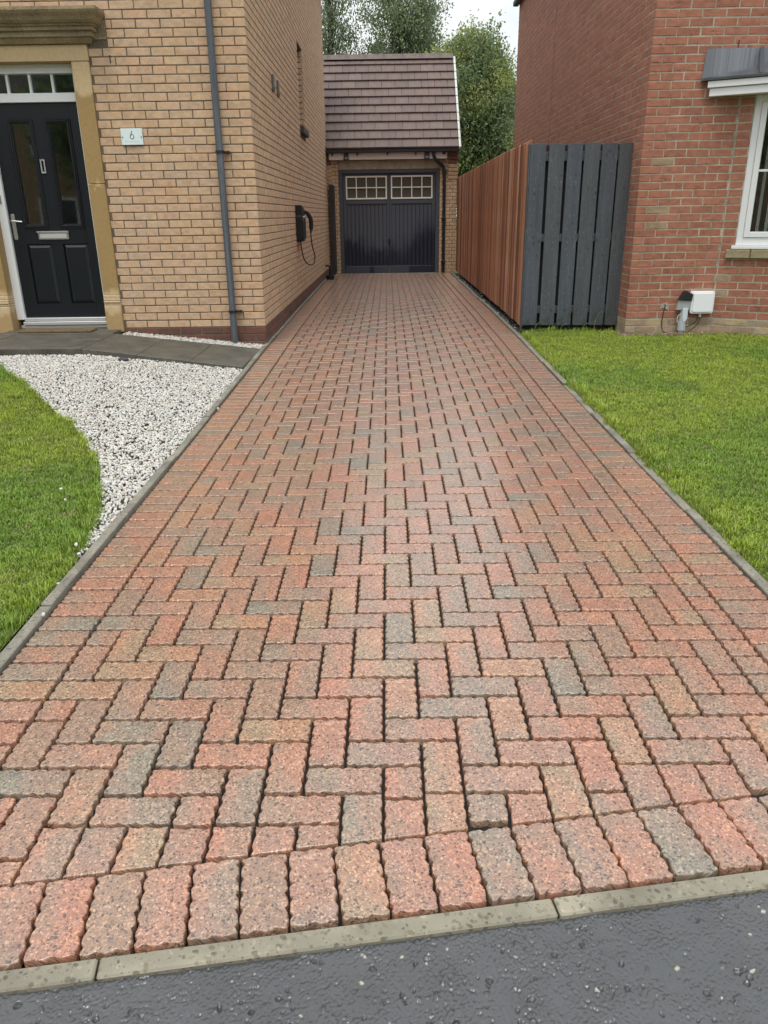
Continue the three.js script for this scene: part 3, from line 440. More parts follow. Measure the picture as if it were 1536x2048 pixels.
// ---------------------------------------------------------------- brickwork
// A wall face in its own frame: u along, v up, w out. fr(u, v, w) -> [x, y, z]. Courses 75 mm.
class Brickwork {
  constructor(house, mats, tones, stuffMat, maxParts = 300) { this.house = house; this.mats = mats; this.tones = tones; this.acc = new Acc(true); this.list = []; this.stuffMat = stuffMat; this.max = maxParts; this.q = rng(tones.length * 17 + maxParts); }
  brick(fr, u0, u1, v0, v1, w0, w1, tone) { this.list.push({ fr, u0, u1, v0, v1, w0, w1, tone, s: this.q(), t: this.q() }); }
  face(fr, L, v0, vTop, opens, first, toneOf, opt = {}) { // first(k): u where course k starts and its first length
    for (let k = 0; v0 + k * 0.075 < vTop - 0.02; k++) {
      const va = v0 + k * 0.075 + 0.005, vb = va + 0.065; let [u, len] = first(k);
      while (u < L - 0.02) {
        let segs = [[u, Math.min(u + len, L)]];
        for (const o of opens) { if (vb < o[2] + 0.004 || va > o[3] - 0.004) continue; const nx = []; for (const s of segs) { if (s[1] <= o[0] || s[0] >= o[1]) { nx.push(s); continue; } if (s[0] < o[0]) nx.push([s[0], o[0]]); if (s[1] > o[1]) nx.push([o[1], s[1]]); } segs = nx; }
        for (const s of segs) if (s[1] - s[0] > 0.02) this.brick(fr, s[0], s[1], va, Math.min(vb, vTop), -0.03, (this.q() - 0.5) * 0.0016, toneOf(k, u, va));
        u += len + 0.01; len = 0.215;
      }
    }
  }
  build(parent, world) {
    const v = new THREE.Vector3(), inView = [];
    for (const b of this.list) {
      const c = b.fr((b.u0 + b.u1) / 2, (b.v0 + b.v1) / 2, 0); const pr = (p) => { v.set(...p).applyMatrix4(world).project(camera); return [v.x, v.y, v.z]; };
      const a = pr(b.fr(b.u0, b.v0, 0)), d = pr(b.fr(b.u1, b.v1, 0)), m = pr(c); b.size = Math.abs(m[0]) < 1 && Math.abs(m[1]) < 1 && m[2] < 1 ? Math.abs(a[0] - d[0]) * Math.abs(a[1] - d[1]) : 0;
    }
    this.list.sort((x, y) => y.size - x.size);
    this.list.forEach((b, i) => {
      const near = i < this.max && b.size > 0, a = near ? new Acc() : this.acc; a.uo = [b.s * 7.1, b.t * 5.3];
      if (!near) a.col = this.tones[b.tone].map((c) => c * (0.94 + 0.12 * b.s));
      const j = (n) => (hash(i, n, 3) - 0.5) * 0.0022;
      a.box(b.u0 + j(1), b.u1 + j(2), b.v0 + j(3), b.v1 + j(4), b.w0, b.w1, near ? 0.0032 : 0.003, ([x, y, z]) => b.fr(x, y, z));
      if (near) part('brick', a.geo(), this.mats[b.tone], parent(b));
    });
    return this.acc.geo();
  }
}
function toned(tones, map, bmp, bs, rough) { return tones.map((c) => M(LIN(...c), rough, { map, ...bump(bmp, bs) })); }
const buff = [[0.70, 0.482, 0.298], [0.69, 0.465, 0.288], [0.715, 0.498, 0.315], [0.69, 0.455, 0.292], [0.67, 0.462, 0.29], [0.705, 0.478, 0.31], [0.675, 0.468, 0.305], [0.20, 0.085, 0.06], [0.155, 0.075, 0.055]];
const reds = [[0.44, 0.178, 0.112], [0.46, 0.19, 0.12], [0.42, 0.168, 0.108], [0.45, 0.19, 0.125], [0.405, 0.165, 0.108], [0.465, 0.195, 0.123], [0.52, 0.40, 0.25], [0.46, 0.35, 0.235], [0.42, 0.30, 0.195]];
const rowBond = (k) => (k % 2 ? 0.215 : 0.1025);
// wall core: mortar behind the bricks, boxes in (u, v) around openings
function core(fr, rects, thick, m, parent, name = 'wall', rec = m === mat.mortarLight ? 0.0022 : 0.0042) { const a = new Acc(); for (const [u0, u1, v0, v1] of rects) a.box(u0, u1, v0, v1, -thick, -rec, 0, ([x, y, z]) => fr(x, y, z)); return part(name, a.geo(), m, parent); }

// ---------------------------------------------------------------- buff brick house with the front door
const H1 = thing('brick_house', 'buff brick house with black front door and stone surround', 'house', [-1.284, 0, -8.2]);
{
  const P = H1, frF = (u, v, w) => [-u, v, w], frS = (u, v, w) => [w, v, -u], q = rng(77);
  const B = new Brickwork(P, toned(buff, T.brick, T.brickBump, 0.0016, 0.85), buff, null, 300);
  const v0 = 0.164 - 4 * 0.075, top = 5.5, D = 9.95, LF = 6.2;
  const tone = (k) => (k < 4 ? 7 + Math.floor(q() * 1.999) : Math.floor(q() * 7));
  for (let k = 0; v0 + k * 0.075 < top - 0.02; k++) { // corner bricks run through both faces
    const a = rowBond(k), s = rowBond(k + 1), va = v0 + k * 0.075 + 0.005; B.brick((u, v, w) => [-u, v, w], 0, a, va, va + 0.065, -s, 0, tone(k));
  }
  const opensF = [[1.475, 2.81, -1, 2.745], [1.285, 3.0, 2.74, 3.005]];
  B.face(frF, LF, v0, top, opensF, (k) => [rowBond(k) + 0.01, 0.215], tone);
  const win = [4.64, 5.34, 2.49, 3.6];
  B.face(frS, D, v0, top, [win, [4.57, 5.41, 2.39, 2.49]], (k) => [rowBond(k + 1) + 0.01, 0.215], tone);
  // reveal of the slit window
  for (let k = 0; k < 14; k++) { const va = 2.5 + k * 0.0785; B.brick((u, v, w) => [-u, v, -5.34 + w], 0.012, 0.115, va, va + 0.066, -0.03, 0.002, Math.floor(q() * 7)); }
  P.updateMatrixWorld(true);
  const wf = core(frF, [[0.2405, 1.48, v0, top], [1.48, 2.8, 2.75, top], [2.8, LF, v0, top]], 0.24, mat.mortarDark, P, 'front_wall');
  const ws = core(frS, [[0.0045, 4.64, v0, top], [5.37, D, v0, top], [4.64, 5.37, v0, 2.4], [4.64, 5.37, 3.6, top]], 0.24, mat.mortarDark, P, 'side_wall');
  const g = B.build((b) => (b.fr === frS ? ws : wf), P.matrixWorld);
  stuff(part('brick_courses', g, M(LIN(1, 1, 1), 0.85, { vertexColors: true, map: T.brick, ...bump(T.brickBump, 0.0016) }), P));
  core((u, v, w) => [-u, v, -D + 0.24 + w], [[0.24, LF, v0, top]], 0.24, mat.mortarDark, P, 'rear_wall');
  core((u, v, w) => [-LF + 0.24 + w, v, -u], [[0.1, D - 0.1, v0, top]], 0.24, mat.mortarDark, P, 'party_wall');
  { const a = new Acc(), e = 0.3, y0 = 5.5, y1 = 8.3, c = -D / 2, x0 = e, x1 = -LF - e, r0 = -3.1, r1 = -3.4; a.poly([[x0, y0, e], [x0, y0, -D - e], [r0, y1, c]]); a.poly([[x1, y0, e], [x0, y0, e], [r0, y1, c], [r1, y1, c]]); a.poly([[x0, y0, -D - e], [x1, y0, -D - e], [r1, y1, c], [r0, y1, c]]); a.poly([[x1, y0, -D - e], [x1, y0, e], [r1, y1, c]]); part('roof', a.geo(), M(LIN(0.09, 0.065, 0.065), 0.8, { map: T.tile }), P); }  // unseen roof, shape made up: hipped so more skylight reaches the side walls
  part('floor', cbox(-LF + 0.3, -0.26, 0.1, 0.2, -D + 0.3, -0.25, 0), M(LIN(0.25, 0.2, 0.15), 0.6), P);
  // slit window
  const w1 = part('window', cbox(-0.115, -0.085, 2.49, 3.6, -5.34, -4.64, 0.003), mat.upvc, P); part('pane', cbox(-0.084, -0.078, 2.56, 3.53, -5.27, -4.71, 0), M(LIN(0.03, 0.035, 0.04), 0.05), w1); part('sill', cbox(-0.1, 0.055, 2.395, 2.488, -5.40, -4.58, 0.005), M(LIN(0.075, 0.068, 0.06), 0.8, { map: T.concrete }), w1);
  // vent covers
  for (const u of [1.66, 2.08]) { const v = part('vent_cover', [extr(rrect(-0.045, 0.045, -0.085, 0.085, 0.03), 0.016, 0.004)], M(LIN(0.24, 0.22, 0.18), 0.6, { map: T.concrete }), P); v.rotation.y = Math.PI / 2; v.position.set(0.004, 2.64, -u); part('vent_slot', cbox(-0.02, 0.02, -0.07, -0.045, 0.018, 0.024, 0.002), mat.black, v); }
  part('weep_vent', cbox(-1.285, -1.275, 2.585, 2.655, -0.01, 0.002, 0.001), mat.black, P);
  // stone door surround: jambs, plinth blocks, lintel, moulded cornice
  const stain = (y, x) => { const n = fbm(x * 9 + 50, y * 5 + 50, 999, 999, 31, 4) - 0.5; let w = sstep(2.36, 2.31, y + n * 0.16) * sstep(0.5, 0.56, y + n * 0.12); w *= 1 - 0.9 * sstep(0.02, 0.05, n * 0.3 + 0.05 - Math.abs(y - 1.42) * 0.35 - Math.abs(x - 0.35) * 0.2); w = Math.max(w, 0.75 * sstep(0.4, 0.34, y + n * 0.25)); return w; };
  const stMap = tex(512, 2048, 0.7, 3.2, (i, j) => { const x = i / 512 * 0.7, y = j / 2048 * 3.2, a = fbm(x * 60, y * 60, 999, 999, 81, 3), k = mix(0.82, 1.05, a) * (0.94 + 0.12 * hash(i, j, 4)), w = stain(y, x), speck = y < 0.5 && y > 0.36 ? sstep(0.58, 0.66, fbm(x * 90, y * 90, 999, 999, 83, 2)) * 0.5 : 0; const c = [mix(0.58, 0.36, w), mix(0.425, 0.235, w), mix(0.235, 0.09, w)]; return c.map((v, q2) => toS(mix(v * k, 0.55, speck * 0.6))); });
  const stone = new THREE.MeshStandardMaterial({ map: stMap, roughness: 0.75, ...bump(T.concreteBump, 0.0008) });
  const sur = part('door_surround', cbox(-2.81, -1.478, 2.607, 2.742, -0.13, 0.022, 0.004, [0.35, 0.15]), stone, P);
  for (const [xa, xb, uo] of [[-1.642, -1.478, 1.75], [-2.81, -2.63, 2.9]]) {
    part('jamb_stone', cbox(xa, xb, 1.556, 2.603, -0.2, 0.02, 0.004, [uo, 0]), stone, sur); part('jamb_stone', cbox(xa, xb, 0.506, 1.552, -0.2, 0.02, 0.004, [uo, 0]), stone, sur);
    const pr = []; for (const [y0, y1, w] of [[0.4, 0.425, 0.028], [0.425, 0.445, 0.036], [0.445, 0.47, 0.03], [0.47, 0.506, 0.024]]) pr.push(cbox(xa - 0.002, xb + 0.002, y0, y1 - 0.0015, -0.2, w, 0.005, [uo, 0]));
    part('jamb_stone', [cbox(xa - 0.003, xb + 0.003, 0.13, 0.398, -0.2, 0.034, 0.005, [uo, 0]), ...pr], stone, sur);
  }
  { const prof = [[2.745, 0.05], [2.772, 0.07], [2.79, 0.075], [2.792, 0.098], [2.835, 0.1], [2.838, 0.128], [2.868, 0.13], [2.87, 0.148], [2.885, 0.15], [2.888, 0.17], [2.905, 0.19], [2.93, 0.205], [2.955, 0.228], [2.975, 0.24], [3.0, 0.24], [3.004, 0.02]];
    for (const [xa, xb, sR, sL] of [[-2.01, -1.475, 1, 0], [-2.9, -2.013, 0, 1]]) { const a = new Acc(); for (let i = 0; i + 1 < prof.length; i++) { const [y0, d0] = prof[i], [y1, d1] = prof[i + 1], r0 = xb + sR * d0 * 0.8, r1 = xb + sR * d1 * 0.8, l0 = xa - sL * d0 * 0.8, l1 = xa - sL * d1 * 0.8; a.uo = [0.3, 0]; a.poly([[l0, y0, d0], [r0, y0, d0], [r1, y1, d1], [l1, y1, d1]]); if (sR) a.poly([[r0, y0, d0], [r0, y0, 0], [r1, y1, 0], [r1, y1, d1]]); if (sL) a.poly([[l0, y0, 0], [l0, y0, d0], [l1, y1, d1], [l1, y1, 0]]); } a.poly([[xa, 2.745, 0], [xb + sR * 0.04, 2.745, 0], [xb + sR * 0.04, 2.745, 0.05], [xa, 2.745, 0.05]]); part('cornice', a.geo(), M(LIN(0.47, 0.37, 0.225), 0.8, { map: T.concrete, ...bump(T.concreteBump, 0.0008) }), sur); }
    part('corbel_block', cbox(-1.47, -1.29, 2.78, 2.93, -0.02, 0.008, 0.002), M(LIN(0.47, 0.38, 0.24), 0.85, { map: T.concrete }), sur); }
  // door frame, fanlight, leaf
  const zf = -0.115, fr = part('door_frame', [cbox(-2.63, -2.548, 0.25, 2.607, -0.2, zf + 0.012), cbox(-1.69, -1.642, 0.25, 2.607, -0.2, zf + 0.012), cbox(-2.548, -1.69, 2.287, 2.365, -0.2, zf + 0.014), cbox(-2.548, -1.69, 2.53, 2.607, -0.2, zf + 0.012)], mat.upvc, P);
  for (const x of [-2.335, -2.118, -1.902]) part('glazing_bar', cbox(x - 0.011, x + 0.011, 2.365, 2.53, -0.16, zf - 0.012, 0.002), mat.upvc, fr);
  for (const [a, b] of [[-2.548, -2.346], [-2.324, -2.129], [-2.107, -1.913], [-1.891, -1.69]]) part('pane', cbox(a, b, 2.365, 2.53, -0.165, -0.155, 0), mat.glassDark, fr);
  part('threshold', [cbox(-2.548, -1.69, 0.235, 0.268, -0.2, zf + 0.03), cbox(-2.56, -1.68, 0.196, 0.23, -0.2, zf + 0.045), cbox(-2.6, -1.66, 0.16, 0.19, -0.2, zf + 0.02)], mat.alu, fr);
  part('lock_keep', cbox(-2.6, -2.572, 1.39, 1.47, zf + 0.012, zf + 0.02, 0.003), mat.steel, fr);
  const x0 = -2.545, x1 = -1.693, y0 = 0.27, y1 = 2.285, zd = -0.135;
  const holes = [[-2.40, -2.175, 1.165, 2.135], [-2.02, -1.8, 1.165, 2.135]], low = [[-2.41, -2.155, 0.41, 1.0], [-2.04, -1.785, 0.41, 1.0]];
  const a = new Acc(), cutX = [x0, -2.41, -2.155, -2.04, -1.785, x1];
  a.box(x0, -2.41, y0, y1, -0.18, zd, 0.002); a.box(-2.155, -2.04, y0, y1, -0.18, zd, 0.0); a.box(-1.785, x1, y0, y1, -0.18, zd, 0.002);
  for (const [p, w] of [[-2.41, -2.155], [-2.04, -1.785]]) { a.box(p, w, y0, 0.41, -0.18, zd, 0); a.box(p, w, 1.0, 1.15, -0.18, zd, 0); a.box(p, w, 2.15, y1, -0.18, zd, 0); }
  const leaf = part('door', a.geo(), mat.door, P);
  for (const [p, w] of [[-2.41, -2.155], [-2.04, -1.785]]) {
    const f = new Acc(), zr = zd - 0.016; const fld = (ua, ub, va, vb) => { f.poly([[ua, va, zr], [ub, va, zr], [ub - 0.035, va + 0.035, zd + 0.002], [ua + 0.035, va + 0.035, zd + 0.002]]); f.poly([[ub, vb, zr], [ua, vb, zr], [ua + 0.035, vb - 0.035, zd + 0.002], [ub - 0.035, vb - 0.035, zd + 0.002]]); f.poly([[ub, va, zr], [ub, vb, zr], [ub - 0.035, vb - 0.035, zd + 0.002], [ub - 0.035, va + 0.035, zd + 0.002]]); f.poly([[ua, vb, zr], [ua, va, zr], [ua + 0.035, va + 0.035, zd + 0.002], [ua + 0.035, vb - 0.035, zd + 0.002]]); f.poly([[ua + 0.035, va + 0.035, zd + 0.002], [ub - 0.035, va + 0.035, zd + 0.002], [ub - 0.035, vb - 0.035, zd + 0.002], [ua + 0.035, vb - 0.035, zd + 0.002]]); };
    fld(p, w, 0.41, 1.0); part('panel', f.geo(), mat.door, leaf);
    const c = []; for (const [i, zo] of [[0, 0.012], [0.014, 0.018], [0.026, 0.006]]) { const xa = p + i, xb = w - i, ya = 1.15 + i, yb = 2.15 - i, t = 0.014; c.push(cbox(xa, xa + t, ya, yb, zd - 0.03, zd + zo, 0.003), cbox(xb - t, xb, ya, yb, zd - 0.03, zd + zo, 0.003), cbox(xa + t, xb - t, ya, ya + t, zd - 0.03, zd + zo, 0.003), cbox(xa + t, xb - t, yb - t, yb, zd - 0.03, zd + zo, 0.003)); }
    part('glazing_bead', c, mat.door, leaf); part('pane', cbox(p + 0.038, w - 0.038, 1.188, 2.112, zd - 0.022, zd - 0.016, 0), mat.glassDark, leaf);
  }
  const lb = part('letterbox', [cbox(-2.275, -1.965, 1.045, 1.118, zd, zd + 0.012, 0.004), cbox(-2.283, -1.957, 1.108, 1.124, zd, zd + 0.022, 0.003)], mat.steel, leaf); part('flap', cbox(-2.255, -1.985, 1.055, 1.1, zd + 0.012, zd + 0.017, 0.002), mat.alu, lb);
  part('knocker', [cbox(-2.139, -2.126, 1.66, 1.79, zd, zd + 0.018, 0.004), cbox(-2.105, -2.092, 1.66, 1.79, zd, zd + 0.018, 0.004), cbox(-2.126, -2.105, 1.776, 1.79, zd, zd + 0.018, 0.003), cbox(-2.126, -2.105, 1.66, 1.674, zd, zd + 0.018, 0.003)], mat.steel, leaf);
  part('handle', [extr(rrect(-2.522, -2.487, 1.045, 1.29, 0.016), 0.006, 0.002).translate(0, 0, zd), tube([[-2.505, 1.225, zd], [-2.505, 1.225, zd + 0.05], [-2.46, 1.222, zd + 0.055], [-2.395, 1.216, zd + 0.052]], 0.0085, 8, 16)], mat.steel, leaf);
  // downpipe
  const dp = part('drainpipe', [tube([[-0.318, 5.45, 0.058], [-0.318, 0.02, 0.058]], 0.034, 18, 4)], mat.pipe, P);
  for (const y of [3.3, 1.818, 0.326]) part('bracket', [cyl(0.041, 0.041, 0.026, 18, -0.318, y, 0.058), cbox(-0.28, -0.225, y - 0.011, y + 0.011, 0.002, 0.05, 0.004), cyl(0.012, 0.012, 0.03, 8, -0.238, y, 0.055, Math.PI / 2)], mat.black, dp);
}
{ // house number
  const cv = document.createElement('canvas'); cv.width = 512; cv.height = 360; const x = cv.getContext('2d');
  x.fillStyle = '#dbe8e6'; x.fillRect(0, 0, 512, 360); x.strokeStyle = '#2c3a40'; x.lineWidth = 17; x.lineCap = 'round';
  x.beginPath(); x.ellipse(262, 186, 44, 50, 0, 0, 6.3); x.stroke(); x.beginPath(); x.moveTo(222, 168); x.lineTo(270, 62); x.stroke();
  x.fillStyle = 'rgba(140,155,155,0.55)'; const r = rng(4); for (let i = 70; i < 442; i += 13) { if (i > 160 && i < 172) continue; x.fillRect(i, 286 + r() * 4, 10, 13); }
  const t = new THREE.CanvasTexture(cv); t.colorSpace = THREE.SRGBColorSpace; t.flipY = true;
  const p = thing('house_number_plate', 'white glass house number plate reading 6 on the buff brick wall', 'number plate', [-2.442, 1.967, -8.192]);
  const plate = part('plate', cbox(-0.104, 0.104, -0.072, 0.072, 0, 0.008, 0.002), M(LIN(0.66, 0.74, 0.72), 0.15), p);
  const g = new THREE.PlaneGeometry(0.2, 0.14); g.translate(0, 0, 0.0092); part('lettering', g, new THREE.MeshStandardMaterial({ map: t, roughness: 0.15 }), p);
  for (const s of [-1, 1]) part('screw', cyl(0.005, 0.005, 0.01, 10, s * 0.09, -0.005, 0.008, Math.PI / 2), mat.black, p);
}
{ // car charger on the side wall
  const c = thing('car_charger', 'black wall mounted car charger with looped cable on buff brick', 'charger', [-1.284, 0, -11.75]);
  const side = (pts, d) => { const g = extr(pts, d, 0.008); g.rotateY(Math.PI / 2); return g; }; // shape x -> -z, extruded along +x
  part('body', side(rrect(-0.2, 0.2, 0.9, 1.25, 0.04), 0.07).translate(0.004, 0, 0), M(LIN(0.012, 0.013, 0.015), 0.3), c);
  part('trim', side(rrect(-0.165, 0.165, 0.93, 1.2, 0.03), 0.008).translate(0.088, 0, 0), M(LIN(0.02, 0.022, 0.025), 0.18), c);
  part('holster', side([[-0.17, 1.24], [0.17, 1.24], [0.12, 1.33], [-0.2, 1.37]], 0.075).translate(0.01, 0, 0), M(LIN(0.016, 0.016, 0.017), 0.5), c);
  part('status_light', cbox(0.098, 0.103, 1.215, 1.235, -0.12, 0.14, 0.002), M(LIN(0.8, 0.82, 0.85), 0.4), c);
  part('plug', [tube([[0.07, 1.3, -0.1], [0.13, 1.275, -0.13], [0.175, 1.2, -0.15], [0.18, 1.08, -0.16], [0.17, 1.0, -0.16]], 0.026, 10, 20, (t) => (t > 0.85 ? 0.55 : 1 + 0.2 * Math.sin(t * 3)))], mat.rubber, c);
  part('cable', tube([[0.17, 1.02, -0.16], [0.172, 0.94, -0.17], [0.18, 0.8, -0.24], [0.2, 0.68, -0.34], [0.19, 0.585, -0.28], [0.14, 0.565, -0.1], [0.085, 0.64, 0.06], [0.06, 0.78, 0.14], [0.05, 0.92, 0.15]], 0.0085, 8, 60), mat.rubber, c);
}

// ---------------------------------------------------------------- red brick house with a bay window
const H2 = thing('brick_house', 'red brick house with white bay window and lead bay roof', 'house', [2.55, 0, -8.47]);
{
  const P = H2, frF = (u, v, w) => [u, v, w], frS = (u, v, w) => [-w, v, -u], q = rng(78);
  const B = new Brickwork(P, toned(reds, T.red, T.redBump, 0.0028, 0.88), reds, null, 300);
  const v0 = 0.158 - 4 * 0.075, top = 5.0, D = 8.6, LF = 6.6, U = 0.905;
  const tone = (k, u) => (k < 4 ? 6 + Math.floor(q() * 2.999) : u < 0.05 && k < 10 && q() < 0.2 ? 7 + Math.floor(q() * 1.999) : u < 0.2 && q() < 0.02 ? 8 : Math.floor(q() * 6));
  for (let k = 0; v0 + k * 0.075 < top - 0.02; k++) { const a = rowBond(k), s = rowBond(k + 1), va = v0 + k * 0.075 + 0.005; B.brick((u, v, w) => [u, v, w], 0, a, va, va + 0.065, -s, 0, tone(k, 0)); }
  B.face(frF, LF, v0, top, [[U, LF, -1, 2.46]], (k) => [rowBond(k) + 0.01, 0.215], tone);
  B.face(frS, D, v0, top, [], (k) => [rowBond(k + 1) + 0.01, 0.215], tone);
  const an = 28 * R, ca = Math.cos(an), sa = Math.sin(an), bL = 1.0;
  const frB = (u, v, w) => [U + u * ca - w * sa, v, u * sa + w * ca], bx = U + bL * ca, bz = bL * sa, frC = (u, v, w) => [bx + u, v, bz + w];
  const ow = [0.14, 0.95, 0.775, 2.27];
  B.face(frB, bL, v0, 2.46, [ow], (k) => [0.012, k % 2 ? 0.12 : 0.205], tone);
  B.face(frC, 2, v0, 2.46, [], (k) => [0.01, rowBond(k)], tone);
  P.updateMatrixWorld(true);
  const wf = core(frF, [[0.2405, U, v0, top], [U, LF, 2.4, top], [U, U + 0.12, v0, 2.4], [U + 1.9, LF, v0, 2.4]], 0.24, mat.mortarLight, P, 'front_wall'), ws = core(frS, [[0.0045, D, v0, top]], 0.24, mat.mortarLight, P, 'side_wall');
  const wb = core(frB, [[0, ow[0], v0, 2.45], [ow[1], bL, v0, 2.45], [ow[0], ow[1], v0, ow[2]], [ow[0], ow[1], ow[3], 2.45]], 0.1, mat.mortarLight, P, 'bay_wall'); core(frC, [[0, 2, v0, 2.45]], 0.1, mat.mortarLight, P, 'bay_wall');
  const g = B.build((b) => (b.fr === frS ? ws : b.fr === frB ? wb : wf), P.matrixWorld);
  stuff(part('brick_courses', g, M(LIN(1, 1, 1), 0.88, { vertexColors: true, map: T.red, ...bump(T.redBump, 0.0028) }), P));
  core((u, v, w) => [u, v, -D + 0.24 + w], [[0.24, LF, v0, top]], 0.24, mat.mortarLight, P, 'rear_wall'); core((u, v, w) => [LF - w - 0.24, v, -u], [[0.1, D - 0.1, v0, top]], -0.2, mat.mortarLight, P, 'party_wall');
  { const a = new Acc(), e = 0.06, y0 = 4.99, y1 = 7.7, c = -D / 2, x0 = -e, x1 = LF + e, r0 = 3.2, r1 = 3.5; a.poly([[x0, y0, -D - e], [x0, y0, e], [r0, y1, c]]); a.poly([[x0, y0, e], [x1, y0, e], [r1, y1, c], [r0, y1, c]]); a.poly([[x1, y0, -D - e], [x0, y0, -D - e], [r0, y1, c], [r1, y1, c]]); a.poly([[x1, y0, e], [x1, y0, -D - e], [r1, y1, c]]); const rf = part('roof', a.geo(), M(LIN(0.08, 0.07, 0.07), 0.8, { map: T.tile }), P); part('gutter', [cbox(-0.11, -0.005, 4.9, 4.985, -D - 0.1, 0.1, 0.012)], mat.black, rf); }  // roof form invented out of view, hipped to let skylight down onto facing walls
  for (const [u, v] of [[4.9, 2.4]]) part('movement_joint', cbox(-0.0035, 0.02, -0.1, 5, -u - 0.007, -u + 0.007, 0.001), M(LIN(0.2, 0.12, 0.09), 0.9), P);
  for (const [fr, u, v] of [[frF, 0.655, 2.335], [frF, 0.82, 2.71], [frS, 6.6, 2.36]]) part('weep_vent', (() => { const a = new Acc(); a.box(u - 0.006, u + 0.006, v - 0.035, v + 0.035, -0.02, 0.003, 0.001, ([x, y, z]) => fr(x, y, z)); return a.geo(); })(), M(LIN(0.1, 0.045, 0.035), 0.8), P);
  // bay window
  const bxs = (arr, b = 0.004) => { const a = new Acc(); for (const r of arr) a.box(...r, b, ([x, y, z]) => frB(x, y, z)); return a.geo(); };
  const [wa, wz, wy, wt] = ow, sy = 0.895, w = part('window', bxs([[wa, wa + 0.065, sy, wt, -0.07, -0.012], [wz - 0.065, wz, sy, wt, -0.07, -0.012], [wa + 0.065, wz - 0.065, sy, sy + 0.075, -0.07, -0.012], [wa + 0.065, wz - 0.065, wt - 0.065, wt, -0.07, -0.012], [0.52, 0.585, sy + 0.075, wt - 0.065, -0.07, -0.014]]), mat.upvc, P);
  part('sash', bxs([[wa + 0.067, wa + 0.12, sy + 0.077, wt - 0.067, -0.06, 0.0], [0.467, 0.518, sy + 0.077, wt - 0.067, -0.06, 0.0], [wa + 0.12, 0.467, sy + 0.077, sy + 0.13, -0.06, 0], [wa + 0.12, 0.467, wt - 0.12, wt - 0.067, -0.06, 0]]), mat.upvc, w);
  part('window_board', bxs([[wa - 0.03, wz + 0.03, sy - 0.035, sy - 0.002, -0.07, 0.035]]), mat.upvc, w);
  part('glazing_bar', bxs([[wa + 0.12, 0.467, 1.585, 1.607, -0.036, -0.02], [0.585, wz - 0.065, 1.585, 1.607, -0.036, -0.02]], 0.002), mat.upvc, w);
  part('pane', bxs([[wa + 0.12, 0.467, sy + 0.13, wt - 0.12, -0.045, -0.04]], 0), mat.glassDark, w); part('pane', bxs([[0.585, wz - 0.065, sy + 0.075, wt - 0.065, -0.045, -0.04]], 0), mat.glassDark, w);
  for (let k = 0; k < 9; k++) { const u = wa + 0.16 + k * 0.082; part('blind', bxs([[u, u + 0.03, sy + 0.05, wt - 0.05, -0.125, -0.121]], 0), M(LIN(0.30, 0.31, 0.30), 0.8), w); }
  const stoneM = M(LIN(0.50, 0.42, 0.26), 0.8, { map: T.concrete, ...bump(T.concreteBump, 0.001) });
  part('sill_stone', bxs([[wa - 0.075, wa + 0.155, 0.77, 0.855, -0.09, 0.045]], 0.006), stoneM, w); part('sill_stone', bxs([[wa + 0.161, wz + 0.06, 0.77, 0.855, -0.09, 0.045]], 0.006), stoneM, w);
  // bay roof: lead-covered slope, white fascia boards
  const off = 0.2, sL = -off * Math.tan(an) * 0 - 0.3, F = (u, v, w2) => frB(u, v, w2), tip = bL + 0.06;
  const rf = new Acc(); const A0 = F(sL, 2.425, off + 0.03), A1 = F(tip, 2.425, off + 0.03);
  const wallPt = (x, y) => [x, y, 0.012];
  const lx = A0[0] - 0.03; const Lead = M(LIN(0.17, 0.185, 0.215), 0.45, { map: T.concrete, ...bump(T.concreteBump, 0.002) });
  rf.poly([[lx, 2.425, 0.012], A0, A1, wallPt(A1[0] + 0.05, 2.68), wallPt(lx + 0.02, 2.675)]); rf.poly([A1, [A1[0] + 2, 2.425, A1[2]], wallPt(A1[0] + 2, 2.68), wallPt(A1[0] + 0.05, 2.68)]);
  rf.poly([[lx, 2.425, 0.012], [lx, 2.40, 0.012], [A0[0], 2.40, A0[2]], A0]); rf.poly([A0, A1, [A1[0], 2.40, A1[2]], [A0[0], 2.40, A0[2]]].reverse());
  const roof = part('bay_roof', rf.geo(), Lead, P);
  { const a = new Acc(); a.box(sL - 0.02, tip, 2.395, 2.42, off - 0.02, off + 0.036, 0.003, ([x, y, z]) => F(x, y, z)); part('lead_drip', a.geo(), M(LIN(0.09, 0.1, 0.10), 0.5, { map: T.concrete }), roof); }
  for (const s of [0.18, 0.42]) { const a = new Acc(), b0 = F(s, 2.425, off + 0.03), b1 = wallPt(b0[0] + 0.09, 2.678); const d = 0.012; a.poly([[b0[0] - 0.02, b0[1] + 0.004, b0[2]], [b0[0] + 0.02, b0[1] + 0.004, b0[2]], [b1[0] + 0.02, b1[1] + 0.008, b1[2]], [b1[0] - 0.02, b1[1] + 0.008, b1[2]]]); part('lead_seam', a.geo(), M(LIN(0.045, 0.05, 0.06), 0.5), roof); }
  part('fascia_board', bxs([[sL + 0.015, tip, 2.335, 2.393, off - 0.06, off + 0.02]]), mat.upvc, roof); part('fascia_board', bxs([[sL + 0.035, tip, 2.262, 2.332, off - 0.06, off + 0.0]]), mat.upvc, roof); part('soffit', bxs([[sL + 0.05, tip, 2.272, 2.285, 0.001, off - 0.06]]), mat.upvc, roof);
}
